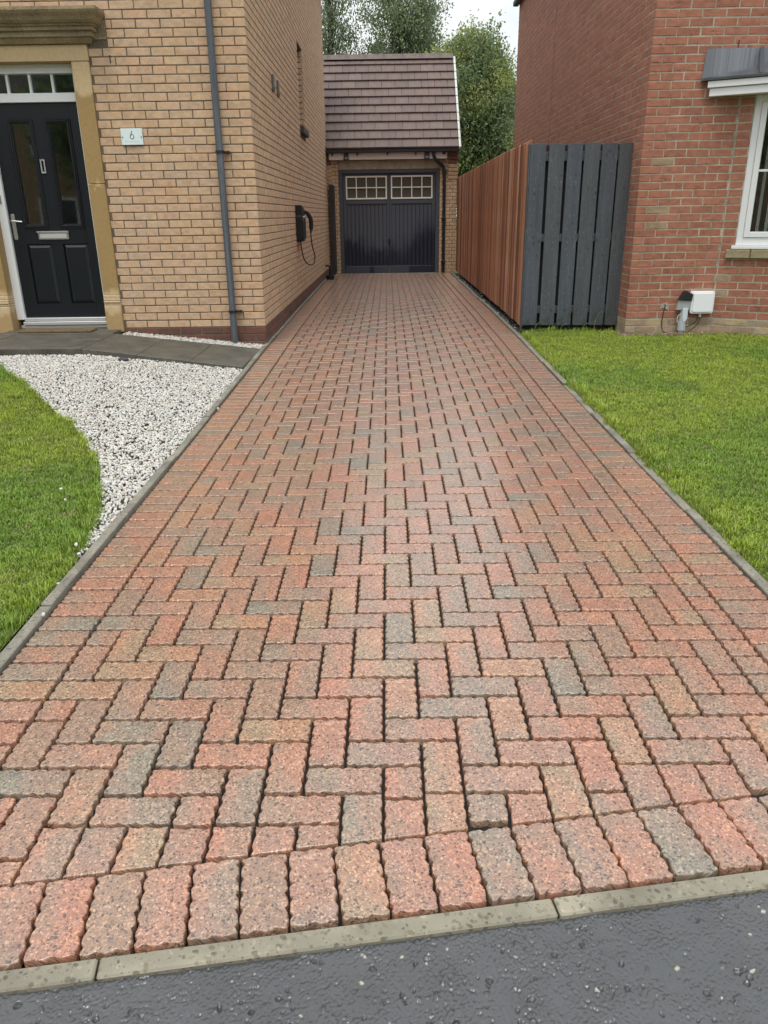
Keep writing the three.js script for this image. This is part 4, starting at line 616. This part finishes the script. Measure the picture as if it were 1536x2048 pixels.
{ // telecom fittings at the foot of the red wall
  const zw = -8.47;
  const b = thing('junction_box', 'white plastic junction box low on the red brick wall', 'junction box', [3.325, 0.318, zw + 0.004]);
  part('box', extr(rrect(-0.115, 0.115, -0.1, 0.115, 0.018), 0.055, 0.008), M(LIN(0.78, 0.79, 0.8), 0.4), b); part('lid', extr(rrect(-0.1, 0.1, -0.085, 0.1, 0.014), 0.006, 0.003).translate(0, 0, 0.066), M(LIN(0.8, 0.81, 0.82), 0.35), b); part('cable_gland', cyl(0.014, 0.014, 0.035, 12, 0.0, -0.125, 0.03), M(LIN(0.6, 0.6, 0.58), 0.5), b);
  part('cable', [tube([[-0.01, -0.14, 0.03], [-0.05, -0.2, 0.04], [-0.13, -0.25, 0.03]], 0.004, 6, 20), tube([[0.01, -0.14, 0.03], [-0.02, -0.22, 0.04], [-0.09, -0.285, 0.04], [-0.15, -0.32, 0.03]], 0.004, 6, 20)], mat.rubber, b);
  const d = thing('cable_duct', 'grey plastic cable duct with hinged cover rising from the grass', 'cable duct', [3.135, -0.03, zw + 0.045]);
  part('pipe', [cyl(0.024, 0.024, 0.14, 16, 0, 0.03, 0), cyl(0.042, 0.04, 0.1, 18, 0.003, 0.12, 0), tube([[0.004, 0.16, 0], [0.012, 0.3, 0]], 0.036, 16, 8, (t) => 1.05 - 0.12 * t)], M(LIN(0.40, 0.43, 0.45), 0.5), d);
  part('shield', extr([[-0.018, 0.3], [0.03, 0.3], [0.034, 0.2], [0.02, 0.165], [-0.002, 0.165], [-0.014, 0.2]], 0.006, 0.003).translate(0.004, 0, 0.034), M(LIN(0.58, 0.63, 0.66), 0.45), d);
  const cover = part('cover', extr([[-0.07, 0.285], [-0.01, 0.285], [0, 0.292], [0.01, 0.283], [0.055, 0.28], [0.062, 0.375], [-0.05, 0.378]], 0.05, 0.004).translate(0, 0, -0.03), M(LIN(0.34, 0.35, 0.35), 0.55), d);
  part('hood', extr([[-0.055, 0.385], [0.065, 0.38], [0.075, 0.44], [0.0, 0.475]], 0.075, 0.003).translate(0, 0, -0.04), mat.black, d);
  part('cable_loop', tube([[-0.03, 0.24, 0.02], [-0.055, 0.215, 0.02], [-0.055, 0.17, 0.02], [-0.04, 0.14, 0.02]], 0.003, 6, 14), M(LIN(0.7, 0.7, 0.66), 0.5), d);
  const w = thing('black_wire', 'thin black wire hanging from a mortar patch on the red wall', 'wire', [2.95, 0, zw]);
  part('wire', tube([[0.0, 0.3, -0.005], [0.0, 0.295, 0.02], [-0.012, 0.22, 0.02], [-0.015, 0.1, 0.02], [0.005, 0.03, 0.02], [0.06, 0.0, 0.02], [0.13, -0.005, 0.03]], 0.0045, 6, 40), mat.rubber, w);
  part('mortar_patch', extr([[-0.045, 0.255], [-0.02, 0.275], [0.01, 0.262], [0.04, 0.25], [0.045, 0.3], [0.02, 0.325], [-0.01, 0.315], [-0.04, 0.305]], 0.004, 0.002), mat.mortarLight, w);
}

// ---------------------------------------------------------------- garage
const GA = thing('brick_garage', 'single brick garage with tiled roof and grey panelled door', 'garage', [0.065, 0, -18.1]);
{
  const P = GA, q = rng(79), hw = 1.45, eY = 2.52, rY = 4.53, dR = 2.05, dep = 4.1;
  const gbuff = buff.slice(0, 7), B = new Brickwork(P, toned(gbuff, T.brick, T.brickBump, 0.0016, 0.85), gbuff, null, 300), tone = () => Math.floor(q() * 7);
  const frF = (u, v, w) => [u - hw, v, w];
  B.face(frF, 2 * hw, -0.06, 2.5, [[0.34, 2.532, -1, 2.6]], (k) => [0.0, k % 2 ? 0.1075 : 0.05], tone);
  P.updateMatrixWorld(true);
  const wf = core(frF, [[0, 0.343, -0.06, 2.5], [2.529, 2 * hw, -0.06, 2.5]], 0.24, mat.mortarDark, P, 'front_wall');
  B.build(() => wf, P.matrixWorld);
  if (B.acc.p.length) stuff(part('brick_courses', B.acc.geo(), M(LIN(1, 1, 1), 0.85, { vertexColors: true, map: T.brick }), P));
  part('side_wall', [cbox(-hw, -hw + 0.22, -0.06, 2.5, -dep, -0.245, 0), cbox(hw - 0.22, hw, -0.06, 2.5, -dep, -0.245, 0), cbox(-hw + 0.22, hw - 0.22, -0.06, 2.5, -dep, -dep + 0.2, 0)], M(LIN(0.5, 0.35, 0.2), 0.9, { map: T.brick }), P);
  // stepped corbels under the eaves
  const cm = toned(gbuff, T.brick, T.brickBump, 0.0016, 0.85);
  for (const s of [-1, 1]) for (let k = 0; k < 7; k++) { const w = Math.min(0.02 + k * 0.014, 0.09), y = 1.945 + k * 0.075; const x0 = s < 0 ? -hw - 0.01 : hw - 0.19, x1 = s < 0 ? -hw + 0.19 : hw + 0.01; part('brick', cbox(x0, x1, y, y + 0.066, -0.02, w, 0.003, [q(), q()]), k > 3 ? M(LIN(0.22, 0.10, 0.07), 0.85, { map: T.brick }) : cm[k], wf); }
  // roof of flat interlocking tiles
  const pitch = Math.atan2(rY - eY, dR), sl = Math.hypot(rY - eY, dR), rl = 11, gauge = sl / rl, rx = 1.47;
  const deck = new Acc(); deck.poly([[-rx, eY - 0.03, 0.25 - 0.04], [rx, eY - 0.03, 0.25 - 0.04], [rx, rY - 0.03, -dR + 0.25], [-rx, rY - 0.03, -dR + 0.25]]); deck.poly([[rx, eY - 0.03, -2 * dR + 0.25], [-rx, eY - 0.03, -2 * dR + 0.25], [-rx, rY - 0.03, -dR + 0.25], [rx, rY - 0.03, -dR + 0.25]]);
  const roof = part('roof', deck.geo(), mat.black, P);
  const tt = [[0.265, 0.175, 0.145], [0.285, 0.185, 0.15], [0.24, 0.16, 0.135], [0.295, 0.20, 0.165], [0.26, 0.175, 0.155]], tm = tt.map((c) => M(LIN(...c), 0.6, { map: T.tile, ...bump(T.concreteBump, 0.0015) }));
  const shapes = [0, 1, 2, 3].map((k) => cbox(0.0015, 0.2905, 0, 0.04, -0.36, 0, 0.004, [k * 0.31, k * 0.17])), half = cbox(0.0015, 0.1445, 0, 0.04, -0.36, 0, 0.004, [0.2, 0.2]);
  for (let r = 0; r < rl; r++) { const y = eY + r * gauge * Math.sin(pitch), z = 0.25 - r * gauge * Math.cos(pitch); let x = -rx; const cols = []; if (r % 2) cols.push([half, 0.146]); while (cols.reduce((a, c) => a + c[1], 0) < 2 * rx - 0.2) cols.push([shapes[Math.floor(q() * 4)], 0.292]); const rest = 2 * rx - cols.reduce((a, c) => a + c[1], 0); if (rest > 0.1) cols.push([half, 0.146]);
    for (const [g, w] of cols) { if (x + w > rx + 0.03) break; const m = part('roof_tile', g, tm[Math.floor(q() * 5)], roof); m.position.set(x, y + 0.012, z); m.rotation.x = pitch - 0.13; m.position.y += (q() - 0.5) * 0.003; x += w; } }
  for (let k = 0; k < 7; k++) { const g = extr([[-0.13, -0.075], [-0.05, 0.03], [0.05, 0.03], [0.13, -0.075], [0.11, -0.075], [0.04, 0.012], [-0.04, 0.012], [-0.11, -0.075]], 0.412, 0.003); g.rotateY(Math.PI / 2); const m = part('ridge_tile', g, M(LIN(0.24 + 0.03 * q(), 0.20, 0.185), 0.75, { map: T.concrete }), roof); m.position.set(-rx + 0.005 + k * 0.418, rY + 0.045, -dR + 0.25); }
  for (let r = 0; r < rl; r++) for (const s of [-1, 1]) { const y = eY + r * gauge * Math.sin(pitch), z = 0.25 - r * gauge * Math.cos(pitch); const m = part('verge_cap', cbox(s < 0 ? -rx - 0.035 : rx - 0.012, s < 0 ? -rx + 0.012 : rx + 0.035, -0.05, 0.032, -gauge + 0.012, 0.006, 0.003), mat.upvcDull, roof); m.position.set(0, y + 0.012, z); m.rotation.x = pitch - 0.03; }
  { const gc = new Acc(); for (const s of [-1, 1]) gc.poly([[s * (hw - 0.01), 2.48, 0.1], [s * (hw - 0.01), 2.48, -dep], [s * (hw - 0.01), rY - 0.1, -dR + 0.25]]); part('gable', gc.geo(), M(LIN(0.5, 0.35, 0.2), 0.9, { map: T.brick }), P); }
  const X = (x) => x - 0.065;
  part('lintel_board', cbox(X(-1.06), X(1.15), 2.152, 2.335, -0.2, -0.05, 0.003), M(LIN(0.74, 0.66, 0.53), 0.7, { map: T.concrete }), P);
  part('fascia', cbox(X(-1.225), X(1.285), 2.335, 2.49, 0.06, 0.13, 0.004), M(LIN(0.74, 0.68, 0.64), 0.5), P);
  const gu = part('gutter', [cbox(X(-1.37), X(1.545), 2.462, 2.536, 0.135, 0.245, 0.012)], mat.black, P); for (const x of [-1.15, -0.62, 0.02, 0.62, 1.2, 1.24]) part('gutter_bracket', cbox(X(x) - 0.014, X(x) + 0.014, 2.415, 2.47, 0.13, 0.18, 0.003), mat.black, gu);
  const dp = part('downpipe', tube([[X(1.0), 2.5, 0.19], [X(1.0), 2.40, 0.19], [X(1.05), 2.31, 0.15], [X(1.2), 2.2, 0.06], [X(1.235), 2.12, 0.05], [X(1.24), 0.02, 0.05]].flatMap((p, i, a) => (i === 5 ? [[p[0], 1.9, p[2]], [p[0], 1.0, p[2]], p] : [p])), 0.034, 12, 60), mat.black, P); for (const y of [2.1, 1.15, 0.25]) part('bracket', cbox(X(1.24) - 0.05, X(1.24) + 0.05, y - 0.014, y + 0.014, 0.003, 0.095, 0.003), mat.black, dp);
  // door: frame, stiles and rails, boards, two leaded-look windows
  const wet = (x, y) => { const n = fbm(x * 26 + 40, y * 3 + 40, 999, 999, 21, 3) - 0.5, m = fbm(x * 5 + 40, y * 5 + 40, 999, 999, 23, 3) - 0.5; const lim = x < 0.05 ? mix(0.72, 0.45, clamp((x + 1) / 1.05)) : mix(0.55, 1.12, sstep(0.2, 1.0, x)); let w = sstep(lim + (x < 0.1 ? 0.2 : 0.3), lim - (x < 0.1 ? 0.16 : 0.3), y + n * (x < 0.1 ? 0.34 : 0.12) + m * 0.3); if (y < 0.17 && x < 0.42) w *= 0.35 + 0.65 * sstep(0.0, 0.05, Math.abs(x + 0.42) < 0.05 ? 1 : 0); return w; };
  const wm = tex(1024, 1024, 2.4, 2.4, (i, j) => { const x = i / 1024 * 2.4 - 1.2, y = j / 1024 * 2.4, w = wet(x, y), k = 0.92 + 0.16 * hash(i, j, 5); return [toS(mix(0.064, 0.012, w) * k), toS(mix(0.071, 0.016, w) * k), toS(mix(0.09, 0.032, w) * k)]; });
  const wr = tex(512, 512, 2.4, 2.4, (i, j) => { const x = i / 512 * 2.4 - 1.2, y = j / 512 * 2.4; return [1, mix(0.58, 0.3, wet(x, y)), 0]; }, false);
  const dm = new THREE.MeshStandardMaterial({ map: wm, roughness: 1, roughnessMap: wr }), uo = [1.2, 0];
  const bx = (x0, x1, y0, y1, z0, z1, b = 0.003) => cbox(x0, x1, y0, y1, z0, z1, b, uo);
  const L = X(-1.045), Rr = X(1.147), fw = 0.085, mid = X(0.045);
  const fm = M(LIN(0.06, 0.066, 0.076), 0.5); part('door_frame', [bx(L, L + fw, 0, 2.15, -0.2, -0.03), bx(Rr - fw, Rr, 0, 2.15, -0.2, -0.03), bx(L + fw, Rr - fw, 2.075, 2.15, -0.2, -0.03)], fm, P);
  const zl = -0.085, l0 = L + fw + 0.003, l1 = Rr - fw - 0.003, door = part('garage_door', [bx(l0, l0 + 0.075, 0.012, 2.07, -0.13, zl), bx(l1 - 0.075, l1, 0.012, 2.07, -0.13, zl), bx(mid - 0.055, mid - 0.002, 0.012, 2.07, -0.13, zl), bx(mid + 0.002, mid + 0.055, 0.012, 2.07, -0.13, zl), bx(l0 + 0.075, mid - 0.055, 0.012, 0.16, -0.13, zl), bx(mid + 0.055, l1 - 0.075, 0.012, 0.16, -0.13, zl), bx(l0 + 0.075, mid - 0.055, 1.46, 1.56, -0.13, zl), bx(mid + 0.055, l1 - 0.075, 1.46, 1.56, -0.13, zl), bx(l0 + 0.075, mid - 0.055, 2.02, 2.07, -0.13, zl), bx(mid + 0.055, l1 - 0.075, 2.02, 2.07, -0.13, zl)], dm, P);
  const cream = M(LIN(0.82, 0.80, 0.70), 0.5), pane = M(LIN(0.09, 0.086, 0.076), 0.12);
  for (const [a, b] of [[l0 + 0.075, mid - 0.055], [mid + 0.055, l1 - 0.075]]) {
    const nb = 10, w = (b - a) / nb; for (let k = 0; k < nb; k++) part('board', bx(a + k * w + 0.002, a + (k + 1) * w - 0.002, 0.162, 1.458, -0.12, zl - 0.016, 0.006), dm, door);
    const f = 0.03; part('window_frame', [cbox(a - 0.012, b + 0.012, 1.555, 1.555 + f, -0.13, zl + 0.012), cbox(a - 0.012, b + 0.012, 2.025 - f, 2.025, -0.13, zl + 0.012), cbox(a - 0.012, a + f - 0.012, 1.555 + f, 2.025 - f, -0.13, zl + 0.012), cbox(b - f + 0.012, b + 0.012, 1.555 + f, 2.025 - f, -0.13, zl + 0.012), ...[1, 2, 3].map((k) => cbox(a + (b - a) * k / 4 - 0.011, a + (b - a) * k / 4 + 0.011, 1.555 + f, 2.025 - f, -0.12, zl + 0.008)), ...[0, 1, 2, 3].map((k) => cbox(a + (b - a) * k / 4 + 0.012, a + (b - a) * (k + 1) / 4 - 0.012, 1.779, 1.801, -0.12, zl + 0.0075))], cream, door);
    for (let k = 0; k < 4; k++) for (const [y0, y1] of [[1.585, 1.779], [1.801, 1.995]]) part('pane', cbox(a + (b - a) * k / 4 + 0.011, a + (b - a) * (k + 1) / 4 - 0.011, y0, y1, -0.118, -0.112, 0), pane, door);
  }
  part('handle', [extr(rrect(mid - 0.03, mid + 0.03, 0.66, 0.74, 0.02), 0.012, 0.003).translate(0, 0, zl), tube([[mid, 0.7, zl], [mid, 0.7, zl + 0.05], [mid + 0.004, 0.64, zl + 0.06], [mid + 0.002, 0.585, zl + 0.055]], 0.013, 8, 16)], mat.black, door);
  part('floor_slab', cbox(L, Rr, -0.08, 0.006, -0.2, 0.06, 0.004), mat.concrete, P);
}
for (const x of [-0.855, 0.856]) { const l = thing('security_light', x < 0 ? 'small black security light on the garage fascia away from the downpipe' : 'small black security light on the garage fascia beside the downpipe', 'security light', [x, 2.40, -17.965], 'pair of security lights on the garage fascia'); part('housing', extr([[-0.055, -0.07], [0.055, -0.07], [0.042, 0.06], [-0.042, 0.06]], 0.04, 0.004), mat.black, l); part('lens', extr([[-0.035, -0.055], [0.035, -0.055], [0.03, -0.01], [-0.03, -0.01]], 0.004, 0.001).translate(0, 0, 0.044), M(LIN(0.2, 0.2, 0.2), 0.2), l); }
{ // dark gate post and soil pipe in the gap by the garage
  const p = thing('timber_post', 'tall dark timber gate post between buff house and garage', 'post', [-1.2, 0, -17.93]); part('post', cbox(-0.05, 0.035, -0.02, 1.86, -0.1, -0.012, 0.004), M(LIN(0.05, 0.042, 0.036), 0.8, { map: T.wood }), p); part('gate_edge', cbox(0.036, 0.075, 0.04, 1.84, -0.08, -0.03, 0.003), M(LIN(0.075, 0.07, 0.062), 0.8, { map: T.wood }), p); part('hinge', cbox(0.02, 0.06, 1.5, 1.53, -0.014, 0.0, 0.002), mat.black, p);
  const d = thing('waste_pipe', 'black waste pipe elbow low on the buff wall by garage', 'pipe', [-1.28, 0, -16.6]); part('pipe', tube([[0.0, 0.27, 0], [0.06, 0.275, 0], [0.09, 0.25, 0], [0.09, 0.16, 0], [0.09, 0.0, 0]], 0.021, 10, 24), mat.black, d); part('gully', cyl(0.075, 0.085, 0.1, 12, 0.09, 0.035, 0), mat.rubber, d);
}

// ---------------------------------------------------------------- slat fence and grey gate panel
{
  const f = thing('slat_fence', 'reddish brown vertical slat fence along the driveway', 'fence', [0, 0, 0]), q = rng(55);
  const cols = [[0.47, 0.195, 0.105], [0.53, 0.235, 0.13], [0.31, 0.13, 0.072], [0.56, 0.285, 0.17], [0.22, 0.098, 0.06], [0.62, 0.35, 0.23], [0.40, 0.165, 0.088]], fmat = cols.map((c) => M(LIN(...c), 0.62, { map: T.wood, ...bump(T.woodBump, 0.0012) }));
  const sh = [0, 1, 2, 3, 4].map((k) => { const a = new Acc(); a.uo = [k * 0.113, k * 0.37]; a.box(0, 0.024, 0, 1.9, -0.037, 0.037, 0.006); return a.geo(); });
  for (let i = 0; i < 93; i++) { const z = -8.86 - i * 0.0985, m = part('slat', sh[Math.floor(q() * 5)], fmat[Math.floor(q() * 7)], f); m.position.set(1.492 + (8.8 + z) * -0.0016 + (q() - 0.5) * 0.009, g0(z) + 0.055 + (q() - 0.5) * 0.008, z); m.rotation.x = (q() - 0.5) * 0.006; m.rotation.y = (q() - 0.5) * 0.05; m.scale.z = 0.85 + 0.25 * q(); }
  for (const y of [0.3, 1.02, 1.72]) part('rail', cbox(1.535, 1.575, y, y + 0.08, -18, -8.85, 0.003), fmat[4], f);
  for (let k = 0; k < 6; k++) part('post', cbox(1.578, 1.665, -0.1, 1.9, -9.0 - k * 1.8, -8.91 - k * 1.8, 0.004), fmat[2], f);
  part('dark_backing', cbox(1.58, 1.59, 0.03, 1.85, -18, -9.05, 0), M(LIN(0.02, 0.012, 0.008), 0.9), f);  // near-black sheet behind the slats, keeps the gaps dark
  const g = thing('timber_gate', 'dark grey painted timber gate of six wide boards', 'gate', [0, 0, -8.8]);
  const gm = [[0.10, 0.113, 0.13], [0.11, 0.12, 0.133], [0.105, 0.12, 0.142], [0.108, 0.116, 0.128]].map((c) => M(LIN(...c), 0.55, { map: T.gate, ...bump(T.woodBump, 0.0016) }));
  [[1.494, 1.65], [1.687, 1.843], [1.878, 2.028], [2.054, 2.21], [2.236, 2.391], [2.412, 2.553]].forEach(([a, b], i) => { const y0 = 0.066 - i * 0.002, y1 = 1.897 + (q() - 0.5) * 0.006, pts = rrect(a, b, y0, y1, 0.012, 3).map(([x, y]) => [x, y]); const gg = extr(pts, 0.018, 0.002); const u = gg.attributes.uv, off = [q(), q()]; for (let k = 0; k < u.count; k++) u.setXY(k, u.getX(k) + off[0], u.getY(k)); part('board', gg, gm[i % 4], g); });
  for (const [y0, y1] of [[1.735, 1.825], [0.94, 1.02], [0.19, 0.27]]) part('rail', cbox(1.5, 2.55, y0, y1, -0.045, -0.003, 0.003), gm[1], g);
  [[1.6, 1.74], [1.79, 1.935], [1.975, 2.11], [2.155, 2.3], [2.34, 2.47]].forEach(([a, b]) => part('back_board', cbox(a, b, 0.07, 1.89, -0.07, -0.05, 0.003), M(LIN(0.02, 0.022, 0.025), 0.8, { map: T.wood }), g));
  part('gate_post', cbox(1.478, 1.491, 0.0, 1.9, -0.06, 0.016, 0.003), gm[3], g);
  { const n = []; for (const [a, b] of [[1.494, 1.65], [1.687, 1.843], [1.878, 2.028], [2.054, 2.21], [2.236, 2.391], [2.412, 2.553]]) for (const y of [1.78, 0.98, 0.23]) for (const x of [a + 0.04, b - 0.04]) n.push(cyl(0.004, 0.004, 0.006, 8, x + (q() - 0.5) * 0.01, y + (q() - 0.5) * 0.02, 0.021, Math.PI / 2)); stuff(part('nail_heads', n, mat.black, g)); }
  part('kick_board', cbox(1.5, 2.55, -0.06, 0.055, -0.09, -0.06, 0.002), M(LIN(0.03, 0.02, 0.015), 0.9), g);
}

// ---------------------------------------------------------------- trees
{
  const leafM = new THREE.MeshPhysicalMaterial({ color: LIN(1, 1, 1), roughness: 0.9, transmission: 0.5, thickness: 0, side: THREE.DoubleSide }), barkM = M(LIN(0.09, 0.075, 0.058), 0.95, { map: T.soil });
  function sprig(n, len, wid, spread, q, droop) { const a = new Acc(); for (let i = 0; i < n; i++) { const c = [(q() - 0.5) * spread, (q() - 0.5) * spread - droop * q() * spread, (q() - 0.5) * spread], d = new THREE.Vector3(q() - 0.5, q() - 0.5 - droop * 0.8, q() - 0.5).normalize(), s = new THREE.Vector3(q() - 0.5, q() - 0.5, q() - 0.5).cross(d).normalize(), l = len * (0.7 + 0.6 * q()), w = wid * (0.7 + 0.6 * q()); const P = (t, k) => [c[0] + d.x * l * t + s.x * w * k, c[1] + d.y * l * t + s.y * w * k, c[2] + d.z * l * t + s.z * w * k]; a.poly([P(0, 0), P(0.4, 0.5), P(1, 0)]); a.poly([P(0, 0), P(1, 0), P(0.4, -0.5)]); } return a.geo(); }
  function tree(name, label, x, z, seed, o, group) {
    const t = thing(name, label, 'tree', [x, -0.3, z], group), q = rng(seed), bits = [tube([[0, 0, 0], [0.1 * (q() - 0.5), o.h * 0.3, 0.2 * (q() - 0.5)], [0.5 * (q() - 0.5), o.h * 0.6, 0.5 * (q() - 0.5)], [0.6 * (q() - 0.5), o.h * 0.92, 0.4 * (q() - 0.5)]], o.r, 8, 20, (k) => 1 - 0.88 * k)];
    const items = [[], [], []], ob = new THREE.Object3D(), clumps = [];
    for (let i = 0; i < o.clumps; i++) { let p; for (let k = 0; k < 30; k++) { p = [q() * 2 - 1, q() * 2 - 1, q() * 2 - 1]; const l = Math.hypot(...p); if (l < 1 && l > 0.25) break; } const b = o.blobs[Math.floor(q() * o.blobs.length)]; clumps.push([b[0] + p[0] * b[3], b[1] + p[1] * b[4], b[2] + p[2] * b[5], o.cr * (0.6 + 0.8 * q()), 0.75 + 0.5 * q(), q()]); }
    clumps.forEach((c, i) => { if (i % o.limbEvery === 0) { const y0 = clamp(c[1] - 1.2 - q(), 0.5, o.h * 0.85); bits.push(tube([[0, y0, 0], [c[0] * 0.4, mix(y0, c[1], 0.55) + 0.1, c[2] * 0.4], [c[0], c[1], c[2]]], o.r * 0.32, 5, 10, (k) => 1 - 0.85 * k)); } });
    for (const c of clumps) for (let k = 0; k < o.per; k++) {
      const a = q() * 6.28, u = q() * 2 - 1, s = Math.sqrt(1 - u * u), rr = c[3] * Math.cbrt(q()) * (q() < 0.12 ? 1.6 : 1);
      ob.position.set(c[0] + rr * s * Math.cos(a), c[1] + rr * u * o.flat - o.droop * q() * c[3] * 1.2, c[2] + rr * s * Math.sin(a)); ob.rotation.set((q() - 0.5) * 1.2, q() * 6.28, (q() - 0.5) * 1.2); ob.scale.setScalar(0.75 + 0.5 * q()); ob.updateMatrix();
      const pick = o.cols[c[5] < o.warm ? 1 : 0], b = c[4] * (0.75 + 0.5 * q()); items[k % 3].push([ob.matrix.clone(), LIN(pick[0] * b, pick[1] * b, pick[2] * b)]);
    }
    part('trunk', bits, barkM, t);
    items.forEach((l, i) => instanced('crown', sprig(o.n, o.len, o.wid, o.spread, rng(seed + i), o.droop), leafM, t, l));
  }
  const g1 = [[0.16, 0.23, 0.085], [0.31, 0.35, 0.095]], g2 = [[0.17, 0.225, 0.11], [0.22, 0.27, 0.12]];
  tree('bushy_tree', 'dense bushy broadleaf tree rising above the slat fence', 2.35, -24.8, 5, { h: 6.1, r: 0.11, blobs: [[0, 4.2, 0, 1.4, 2.0, 1.3], [-0.7, 3.9, 0.2, 1.3, 1.9, 1.3], [0.55, 2.7, 0.2, 0.95, 2.1, 1.1], [0.1, 5.3, 0, 0.8, 0.95, 0.8]], clumps: 300, cr: 0.42, per: 36, flat: 1, droop: 0.05, n: 9, len: 0.095, wid: 0.045, spread: 0.30, cols: g1, warm: 0.5, limbEvery: 5 });
  tree('slender_tree', 'tall slender birch with drooping twigs beside the buff house', -1.75, -28.5, 15, { h: 12.5, r: 0.13, blobs: [[0, 6.6, 0, 0.75, 2.6, 0.9], [0.2, 8.8, 0, 0.9, 2.2, 0.9], [-0.2, 4.8, 0, 0.75, 1.6, 0.9]], clumps: 112, cr: 0.44, per: 30, flat: 1.5, droop: 0.9, n: 8, len: 0.085, wid: 0.042, spread: 0.34, cols: g2, warm: 0.2, limbEvery: 2 });
  tree('airy_tree', 'tall airy tree with open crown behind the garage ridge', 0.3, -30, 25, { h: 12, r: 0.14, blobs: [[-0.1, 7.0, 0, 1.2, 1.9, 1.1], [0.4, 8.8, 0, 1.2, 2.0, 1.2], [0, 5.4, 0, 1.3, 1.0, 1.0]], clumps: 112, cr: 0.46, per: 33, flat: 1.1, droop: 0.4, n: 8, len: 0.088, wid: 0.044, spread: 0.32, cols: g2, warm: 0.2, limbEvery: 2 });
  tree('leaning_tree', 'thin open tree between the airy tree and bushy tree', 1.35, -31.5, 35, { h: 8.8, r: 0.1, blobs: [[0.1, 6.4, 0, 0.9, 1.2, 0.9], [-0.2, 7.6, 0, 0.7, 0.9, 0.8], [0.4, 5.4, 0, 1.0, 1.0, 0.9]], clumps: 90, cr: 0.44, per: 28, flat: 1.1, droop: 0.3, n: 8, len: 0.088, wid: 0.044, spread: 0.34, cols: g2, warm: 0.35, limbEvery: 2 });
  tree('screen_tree', 'low dark tree filling the gap under the tall crowns', -0.6, -27, 45, { h: 5.2, r: 0.09, blobs: [[0, 4.6, 0, 1.4, 1.0, 1.0], [0.9, 4.3, 0, 1.2, 1.1, 1.0]], clumps: 90, cr: 0.42, per: 28, flat: 1, droop: 0.1, n: 8, len: 0.085, wid: 0.042, spread: 0.3, cols: g1, warm: 0.15, limbEvery: 4 });
  // across the street, behind the viewpoint: what the door and window glass mirror
  tree('street_tree', 'broad street tree across the road from the driveway', -8.2, 8.5, 65, { h: 7, r: 0.16, blobs: [[0, 4.6, 0, 2.2, 1.9, 2]], clumps: 90, cr: 0.6, per: 26, flat: 1, droop: 0.1, n: 8, len: 0.14, wid: 0.07, spread: 0.45, cols: g1, warm: 0.2, limbEvery: 5 });
}
function plainHouse(name, label, x, z, w, d, h, turn, wallC) {
  const t = thing(name, label, 'house', [x, -0.3, z]); t.rotation.y = turn;
  part('wall', cbox(-w / 2, w / 2, 0, h, -d / 2, d / 2, 0), M(LIN(...wallC), 0.9, { map: T.brick }), t);
  const a = new Acc(); for (const s of [-1, 1]) a.poly([[-w / 2 - 0.25, h - 0.1, s * (d / 2 + 0.3)], [w / 2 + 0.25, h - 0.1, s * (d / 2 + 0.3)], [w / 2 + 0.25, h + 2.6, 0], [-w / 2 - 0.25, h + 2.6, 0]]); for (const s of [-1, 1]) a.poly([[s * (w / 2 - 0.01), h, -d / 2], [s * (w / 2 - 0.01), h, d / 2], [s * (w / 2 - 0.01), h + 2.5, 0]]); part('roof', a.geo(), M(LIN(0.10, 0.07, 0.065), 0.85, { map: T.tile }), t);
  for (const x0 of [-w * 0.28, w * 0.28]) for (const y of [1.0, 3.5]) { const wd = part('window', [cbox(x0 - 0.65, x0 + 0.65, y, y + 0.07, d / 2, d / 2 + 0.05), cbox(x0 - 0.65, x0 + 0.65, y + 1.13, y + 1.2, d / 2, d / 2 + 0.05), cbox(x0 - 0.65, x0 - 0.58, y + 0.07, y + 1.13, d / 2, d / 2 + 0.05), cbox(x0 + 0.58, x0 + 0.65, y + 0.07, y + 1.13, d / 2, d / 2 + 0.05)], mat.upvc, t); part('pane', cbox(x0 - 0.58, x0 + 0.58, y + 0.07, y + 1.13, d / 2, d / 2 + 0.02, 0), M(LIN(0.03, 0.035, 0.04), 0.08), wd); }
  part('door', cbox(-0.45, 0.45, 0.3, 2.3, d / 2, d / 2 + 0.04), M(LIN(0.03, 0.03, 0.035), 0.4), t); return t;
}
plainHouse('distant_house', 'distant house whose tiled roof shows beside the bushy tree', 9.6, -47, 7, 6, 5.4, 0, [0.3, 0.16, 0.12]);
plainHouse('street_house', 'buff brick house across the road left of the street tree', -13.5, 15, 9, 8, 5.2, Math.PI, [0.42, 0.29, 0.18]);
plainHouse('street_house', 'red brick house across the road facing the driveway', 1.5, 16, 9, 8, 5.2, Math.PI, [0.36, 0.18, 0.13]);

renderer.render(scene, camera);
